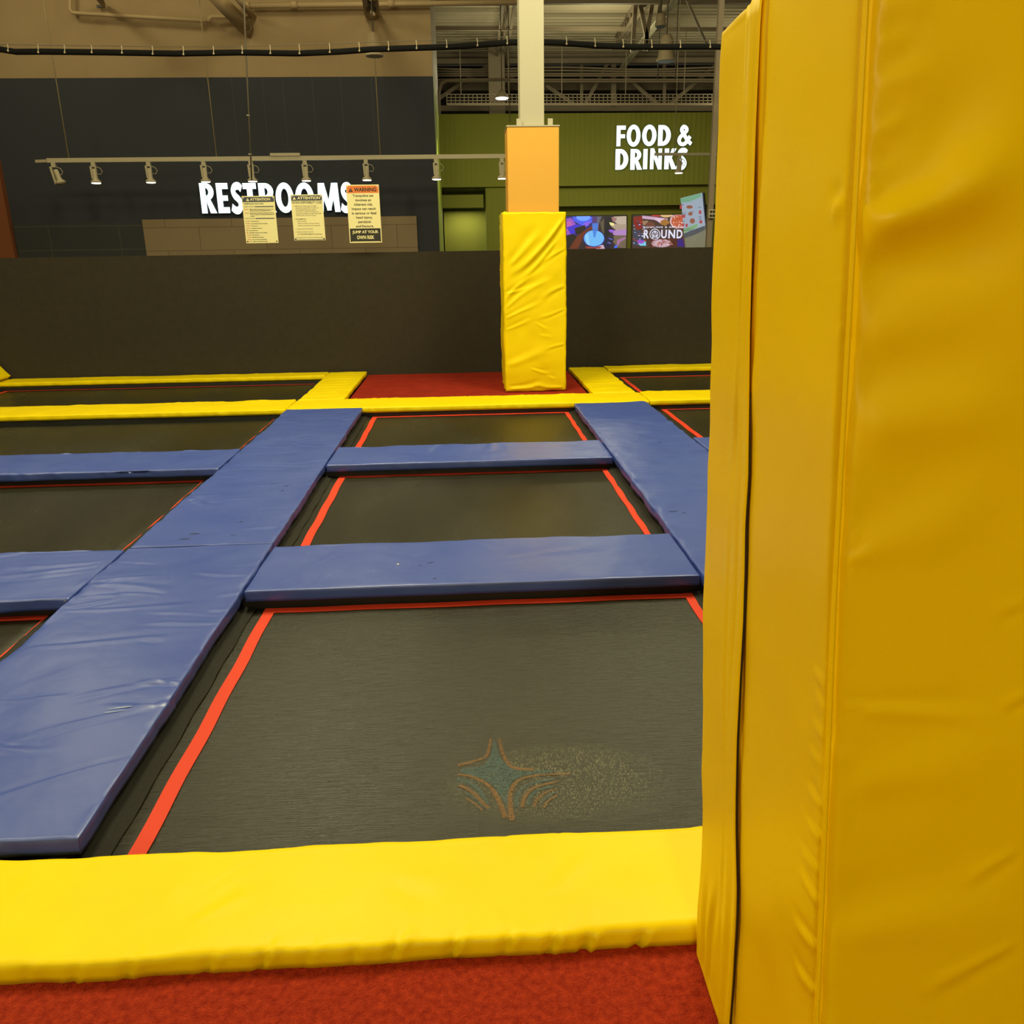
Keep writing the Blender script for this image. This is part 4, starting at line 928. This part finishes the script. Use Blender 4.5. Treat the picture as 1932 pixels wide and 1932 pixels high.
for (u0, v0, u1, v1, w_, Y), lb in zip(((700, 117, 1500, 113, .14, 28.2), (700, 162, 1500, 160, .34, 30.2), (815, 54, 1500, 56, .09, 24), (700, 3, 1500, 1, .12, 21)), lab):
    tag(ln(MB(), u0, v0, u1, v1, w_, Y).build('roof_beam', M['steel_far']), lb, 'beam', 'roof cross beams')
for k, (v, sag) in enumerate(((129, 2), (139, 0), (143, 0), (150, 0), (154, 0), (134, 1))):
    pts = [at(u, v + sag*math.sin((u-820)*.02), 27.8) for u in range(825, 1400, 40)]
    tag(MB().tube(pts, .03, 6).build('electrical_conduit', M['steel_far']), ['topmost, slightly sagging thin conduit crossing the roof truss', 'second thin conduit below the topmost one across the truss', 'thin conduit just under the second one across the truss', 'thin conduit above the lowest of the straight pair', 'lowest straight thin conduit above the wire tray', 'slightly wavy thin conduit between the two topmost ones'][k], 'conduit', 'thin conduits across the roof truss')
# wire cable tray
t = thing('cable_tray', 'long cream wire mesh cable tray hung just above the olive wall', 'cable tray', at(1090, 198, 26))
u0, u1 = 843, 1400
mb = MB()
for v in (178, 184, 190): mb.bar(at(u0, v, 26), at(u1, v, 26), .022)
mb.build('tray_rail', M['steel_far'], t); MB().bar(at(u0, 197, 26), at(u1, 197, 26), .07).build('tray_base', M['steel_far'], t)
mb = MB(); u = u0
while u < u1: mb.bar(at(u, 178, 26), at(u, 197, 26), .022); u += 8.2
o = mb.build('tray_rung', M['steel_far'], t); o['kind'] = 'stuff'
for u in (870, 960, 1060, 1180, 1290, 1380): p = at(u, 178, 26); MB().bar(p, (p.x, p.y, 7.5), .02).build('hanger_rod', M['steel_far'], t)
# wide dim column and white conduit loop
a = at(938, 200, 27); tag(MB().box((a.x-.24, 27, FLOOR), (a.x+.24, 27.3, 7.5)).build('steel_column', M['steel_far']), 'wide dim far column behind the bright high bay lamp', 'column')
a = at(1345, 300, 12.6); t = thing('steel_post', 'slim beige steel post against the edge of the big yellow pillar pad', 'post', (a.x, 12.6, FLOOR))
MB().box((a.x-.036, 12.56, FLOOR), (a.x+.036, 12.64, 7.5)).build('post_shaft', M['steel_far'], t)
p = at(1341, 404, 12.6); mb = MB(); mb.box(p-Vector((.05, .08, .06)), p+Vector((.04, -.03, .06)), .005); mb.build('speaker_box', M['fixture'], t)
mb = MB(); [mb.lathe(p+Vector((dx, -.081, dz)), [(.002, 0), (.018, .001), (.018, .004)], 10, Vector((0, -1, 0))) for dx in (-.022, .018) for dz in (-.025, .03)]; mb.build('speaker_cone', M['black'], t)
pts = [at(829, 216, 20.5), at(828, 180, 20.5), at(829, 168, 20.5), at(833, 158, 20.5), at(842, 152, 20.5), at(860, 151, 20.5), at(960, 150, 20.5)]
tag(MB().tube(pts, .035, 8).build('electrical_conduit', M['steel_far']), 'curved cream conduit bending down to the corner of the olive wall', 'conduit')
# joists running away under the deck
def far_joist(label, u0, v0, u1, v1, z, w_, sep, webs):
    a, b = atz(u0, v0, z), atz(u1, v1, z); t = thing('roof_joist', label, 'roof joist', a)
    for dx in (-sep, sep): MB().bar(a+Vector((dx, 0, 0)), b+Vector((dx, 0, 0)), w_).build('joist_chord', M['steel_far'], t)
    mb = MB(); MBt = MB().bar(a+Vector((0, 0, .3)), b+Vector((0, 0, .3)), w_).build('joist_top_chord', M['steel_far'], t)
    n = webs
    for k in range(n):
        p = a.lerp(b, k/n); q = a.lerp(b, (k+.5)/n)+Vector((0, 0, .3)); r_ = a.lerp(b, (k+1)/n); mb.bar(p, q, .03); mb.bar(q, r_, .03)
    mb.build('joist_web', M['steel_far'], t)
far_joist('cream open web joist running away left of the column', 940, 156, 962, -10, 7.1, .07, .14, 14)
far_joist('cream open web joist running away right of the column', 1162, 92, 1216, 4, 7.1, .06, .05, 10)
tag(MB().bar(atz(1160, 148, 6.9), atz(1277, 0, 6.9), .10, .05).build('roof_strut', M['steel']), 'pale slanting double strut right of the column under the deck', 'strut', 'slanting roof struts')
tag(MB().bar(atz(1155, 149, 6.9), atz(1269, 0, 6.9), .05, .05).build('roof_strut', M['steel']), 'thin pale strut alongside the double strut', 'strut', 'slanting roof struts')
t = thing('roof_truss', 'steep web members of a cream truss at the top right', 'truss', at(1230, 85, 22))
for a in ((1193, 98, 1200, 0), (1225, 95, 1208, 10), (1215, 95, 1232, 0), (1247, 0, 1240, 45)): ln(MB(), *a, .09, 22).build('web_member', M['steel_far'], t)
tag(MB().bar(at(1296, 0, 20), at(1337, 92, 20), .045).build('tie_rod', M['steel_far']), 'thin slanting tie rod under the deck beside the steel post', 'rod')
for k, (u, Y) in enumerate(((1240, 22), (1214, 22))):
    pass
for u, lb in ((962, 'thin dark drop wire just left of the cream column'), (1241, 'thin wire hanging in front of the truss girder, left one'), (1274, 'thin wire hanging down to the FOOD & DRINKS lettering')):
    p = at(u, 150 if u > 1000 else 230, 19); tag(MB().tube([p, (p.x, p.y, 7.5)], .012, 6).build('hanging_wire', M['wire']), lb, 'wire')

# ================================================================== SCREENS AND MENU BOARD
def Z6(px, py, Y): return at(1060+px*.1501, 360+py*.1501, Y)
_em = {}
def em(r, g, b, s=1.0):
    k = (r, g, b)
    if k not in _em:
        f = lambda c: ((c/255+.055)/1.055)**2.4 if c > 10 else c/255/12.92
        _em[k] = mat('glowing colour %d %d %d' % k, (.02, .02, .02), .4, emit=(f(r), f(g), f(b)), strength=s)
    return _em[k]
def screen(label, x0, x1, z0, z1, Y, shapes, base, extra=None):
    t = thing('wall_screen', label, 'screen', ((x0+x1)/2, Y, z0), 0, 'lit screens on the food counter wall')
    MB().box((x0-.02, Y, z0-.02), (x1+.02, Y+.06, z1+.02), .005).build('screen_case', M['tv_case'], t)
    mb = MB(); ms = [em(*base)]; mb.poly([(x0, Y-.004, z0), (x1, Y-.004, z0), (x1, Y-.004, z1), (x0, Y-.004, z1)])
    for k, (col, pts) in enumerate(shapes):
        m = em(*col); 
        if m not in ms: ms.append(m)
        mb.mi = ms.index(m); q = []
        for a, b in pts:
            p = Z6(a, b, Y); q.append((min(max(p.x, x0), x1), Y-.005-.0006*k, min(max(p.z, z0), z1)))
        mb.poly(q)
    mb.build('lit_picture', ms, t); return t
def ell(cx, cy, rx, ry, n=18, a0=0, a1=2*PI): return [(cx+rx*math.cos(a0+(a1-a0)*k/n), cy+ry*math.sin(a0+(a1-a0)*k/n)) for k in range(n)]
SYc = 21.38
a, b = Z6(30, 322, SYc), Z6(815, 318, SYc); c = Z6(893, 308, SYc)
sh = [((38, 30, 110), [(57, 320), (400, 320), (400, 560), (57, 560)]), ((70, 90, 235), [(130, 325), (390, 325), (380, 400), (260, 440), (150, 380)]), ((110, 160, 250), ell(270, 330, 90, 50)), ((150, 80, 190), [(57, 350), (120, 340), (190, 440), (130, 540), (57, 560)]),
      ((190, 90, 170), [(60, 390), (110, 380), (140, 440), (90, 520), (60, 500)]), ((60, 40, 200), [(57, 460), (180, 420), (300, 440), (250, 500), (120, 560)]), ((130, 90, 230), [(280, 400), (370, 380), (330, 440), (250, 470)]), ((28, 18, 22), [(160, 470), (290, 430), (300, 470), (240, 560), (170, 540)]), ((24, 16, 20), [(57, 560), (150, 540), (200, 600), (120, 700), (57, 740)]),
      ((105, 42, 22), [(200, 560), (390, 430), (470, 410), (460, 500), (280, 560), (200, 730), (90, 730)]), ((80, 50, 110), [(380, 322), (440, 322), (440, 420), (380, 420)]), ((95, 92, 110), [(440, 322), (500, 322), (470, 410), (440, 400)]), ((70, 120, 210), [(380, 410), (460, 405), (450, 520), (385, 510)]), ((90, 80, 60), [(480, 400), (530, 350), (540, 560), (500, 500)]),
      ((20, 14, 30), [(530, 320), (620, 320), (640, 470), (590, 560), (530, 600)]), ((190, 170, 150), [(650, 325), (810, 318), (810, 440), (700, 420), (650, 380)]), ((160, 110, 110), [(620, 330), (690, 340), (680, 380), (640, 390)]), ((170, 150, 130), [(600, 395), (700, 420), (812, 420), (812, 500), (700, 510), (620, 450)]), ((235, 225, 150), [(595, 395), (650, 405), (660, 440), (610, 435)]), ((175, 130, 190), [(640, 500), (812, 480), (812, 560), (720, 570), (640, 550)]),
      ((150, 90, 220), [(585, 490), (650, 490), (650, 530), (600, 520)]), ((110, 95, 75), [(650, 560), (812, 560), (812, 720), (700, 715), (640, 640)]), ((160, 110, 150), [(690, 620), (790, 580), (812, 600), (740, 640), (690, 710)]), ((22, 22, 55), [(560, 570), (660, 600), (600, 720), (520, 700)]), ((90, 90, 170), [(590, 590), (640, 605), (630, 620), (585, 605)]), ((90, 90, 170), [(575, 640), (620, 655), (612, 670), (570, 655)]),
      ((200, 170, 190), [(440, 690), (520, 680), (540, 730), (430, 735)]), ((150, 60, 50), [(290, 700), (500, 700), (480, 725), (310, 725)]), ((40, 60, 160), ell(403, 600, 136, 108)), ((110, 185, 245), ell(403, 597, 126, 100)), ((70, 130, 225), [(385, 500), (440, 500), (420, 580), (400, 590)]), ((140, 205, 250), [(290, 560), (330, 530), (350, 690), (310, 670)]), ((60, 110, 230), [(660, 690), (700, 680), (690, 720), (655, 720)])]
screen('lit screen showing a blue cup and hands, left of the two', a.x, b.x, 1.40, a.z, SYc, sh, (45, 30, 40))
# right screen: pizza table picture with white ROUND lettering
rr = random.Random(5)
sh = [((60, 48, 40), [(893, 308), (1000, 308), (1000, 700), (893, 700)]), ((130, 28, 22), [(900, 330), (1010, 315), (1010, 470), (940, 500), (905, 420)]), ((150, 120, 90), [(1010, 380), (1080, 375), (1100, 430), (1020, 430)]), ((200, 160, 190), [(1010, 312), (1180, 330), (1330, 350), (1330, 380), (1250, 400), (1160, 365), (1010, 350)]),
      ((225, 190, 210), [(1150, 345), (1300, 350), (1240, 410)]), ((190, 60, 50), [(1130, 300), (1230, 300), (1230, 325), (1130, 320)]), ((220, 180, 120), ell(1310, 305, 75, 30)), ((160, 110, 50), [(1240, 380), (1300, 350), (1360, 400), (1300, 440), (1240, 420)]), ((215, 175, 175), ell(1470, 380, 115, 100)), ((190, 90, 60), ell(1470, 385, 95, 82)), ((110, 60, 45), ell(1110, 430, 60, 40)),
      ((60, 62, 80), [(895, 480), (990, 500), (1030, 600), (1000, 690), (895, 690)]), ((80, 40, 30), [(1100, 600), (1460, 600), (1460, 705), (1100, 705)]), ((120, 200, 230), [(960, 640), (1050, 620), (1060, 690), (980, 690)]), ((150, 80, 200), ell(990, 640, 45, 25)), ((190, 160, 170), ell(1250, 660, 125, 50)), ((60, 40, 120), [(1450, 620), (1550, 590), (1550, 705), (1450, 700)]), ((90, 60, 40), [(1450, 470), (1640, 470), (1640, 705), (1540, 700), (1520, 600)])]
for k in range(46): x, y = rr.uniform(1380, 1560), rr.uniform(305, 460); sh.append((rr.choice(((225, 200, 180), (170, 50, 40), (200, 120, 80))), ell(x, y, rr.uniform(6, 13), rr.uniform(5, 10), 6)))
for k in range(50): x, y = rr.uniform(1130, 1380), rr.uniform(610, 700); sh.append((rr.choice(((220, 190, 200), (150, 50, 45), (190, 110, 90), (90, 40, 35))), ell(x, y, rr.uniform(6, 15), rr.uniform(5, 10), 6)))
for k in range(40): x, y = rr.uniform(898, 1040), rr.uniform(340, 690); sh.append((rr.choice(((210, 200, 220), (150, 160, 220), (30, 28, 34), (170, 60, 50), (40, 60, 90))), ell(x, y, rr.uniform(5, 16), rr.uniform(4, 10), 6)))
sc = screen('lit screen with white ROUND lettering over a pizza table, right of the two', c.x, Z6(1640, 308, SYc).x, 1.40, c.z, SYc, sh, (70, 50, 42))
M['screen_white'] = em(225, 225, 245)
yy = SYc-.12
def put_letters(s_, px0, py0, px1, py1, nm, **k):
    a = Z6(px0, py1, yy); b = Z6(px1, py0, yy); put(fit_text(s_, b.x-a.x, b.z-a.z, **k), nm, M['screen_white'], sc, a.x, yy, a.z)
yy = SYc-.10
put_letters('BOWLING & ARCADE', 1035, 440, 1560, 470, 'screen_caption', offset=.02, spacing=1.25)
for ch, x0, x1 in (('R', 1035, 1105), ('U', 1255, 1330), ('N', 1345, 1435), ('D', 1450, 1527)): put_letters(ch, x0, 487, x1, 598, 'screen_letter', offset=.03)
mb = MB()
for ro, ri, n in ((1.0, .86, 32), (.62, .48, 24)):
    cx, cy, R_ = 1178, 545, 68; A_, B_ = [], []
    for k in range(n):
        th = k*2*PI/n; A_.append(mb.bm.verts.new(Z6(cx+R_*ro*math.cos(th), cy+R_*ro*math.sin(th), yy))); B_.append(mb.bm.verts.new(Z6(cx+R_*ri*math.cos(th), cy+R_*ri*math.sin(th), yy)))
    for k in range(n): mb.bm.faces.new((A_[k], A_[(k+1) % n], B_[(k+1) % n], B_[k]))
for q in (((1140, 600), (1150, 600), (1183, 500), (1176, 496)), ((1216, 600), (1206, 600), (1173, 500), (1180, 496)), ((1160, 560), (1196, 560), (1198, 568), (1158, 568))): mb.poly([Z6(a, b, yy-.001) for a, b in q])
mb.build('screen_emblem', M['screen_white'], sc)
for o in sc.children:
    if o.name.startswith('screen_') and 'case' not in o.name: o.location.y += .065 if True else 0

# menu board: hung banner, tilted, its right edge nearer
def MQ(px, py):
    q = (py-92)/(790-92); lft = 1503+(1568-1503)*q; rgt = 1778+(1850-1778)*(py-22)/(790-22)
    t_ = (px-lft)/(rgt-lft); return Z6(px, py, 20.2-1.5*t_)
t = thing('menu_board', 'tilted pale menu board with green header beside the right screen', 'menu board', MQ(1650, 690))
BK = Vector((.05, .06, 0))
mb = MB(); mb.slab([MQ(1503, 92), MQ(1778, 22), MQ(1850, 790), MQ(1568, 790)], BK); mb.build('board', M['tv_case'], t)
def mq(name, pts, m, k=1, lift=None):
    mb = MB(); off = Vector((-.02*k, -.02*k, 0))
    mb.poly([MQ(*p)+off for p in pts]); return mb.build(name, m, t)
p = MQ(1690, 780); MB().box((p.x-.03, p.y+.03, FLOOR), (p.x+.03, p.y+.09, p.z+.1)).build('stand_post', M['tv_case'], t)
mq('printed_sheet', [(1503, 92), (1772, 24), (1812, 440), (1700, 490), (1545, 545)], em(150, 163, 178))  # board prints are emissive: their brightness is put into the colour
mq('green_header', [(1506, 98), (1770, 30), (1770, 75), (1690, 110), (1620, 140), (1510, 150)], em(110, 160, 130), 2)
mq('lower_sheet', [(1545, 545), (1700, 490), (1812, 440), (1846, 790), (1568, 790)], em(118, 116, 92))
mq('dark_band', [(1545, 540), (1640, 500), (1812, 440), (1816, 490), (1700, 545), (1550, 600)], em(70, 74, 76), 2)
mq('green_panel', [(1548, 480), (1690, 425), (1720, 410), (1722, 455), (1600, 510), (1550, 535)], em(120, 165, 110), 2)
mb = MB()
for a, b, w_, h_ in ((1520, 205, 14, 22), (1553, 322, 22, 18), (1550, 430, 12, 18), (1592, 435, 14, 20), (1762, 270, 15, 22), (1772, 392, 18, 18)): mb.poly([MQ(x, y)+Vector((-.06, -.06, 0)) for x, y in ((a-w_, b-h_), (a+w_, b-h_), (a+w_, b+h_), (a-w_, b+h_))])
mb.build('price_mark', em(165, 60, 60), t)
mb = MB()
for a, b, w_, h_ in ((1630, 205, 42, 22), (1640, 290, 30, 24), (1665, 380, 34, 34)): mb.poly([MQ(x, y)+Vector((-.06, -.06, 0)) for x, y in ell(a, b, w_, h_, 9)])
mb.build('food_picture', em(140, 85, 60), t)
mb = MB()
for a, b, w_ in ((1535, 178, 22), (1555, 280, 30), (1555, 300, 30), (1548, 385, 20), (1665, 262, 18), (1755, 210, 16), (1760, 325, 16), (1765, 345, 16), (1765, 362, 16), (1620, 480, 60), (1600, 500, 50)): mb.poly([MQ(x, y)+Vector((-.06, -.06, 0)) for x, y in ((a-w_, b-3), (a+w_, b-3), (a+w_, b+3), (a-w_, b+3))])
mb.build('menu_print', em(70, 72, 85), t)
# narrow pale panel showing in the counter recess
a, b = at(923, 411, 22.2), at(929, 411, 22.2)
tag(MB().box((a.x, 22.2, FLOOR), (b.x+.02, 22.24, a.z)).build('door_panel', em(140, 185, 215)), 'narrow glowing pale blue strip in the olive recess left of the column', 'light panel')
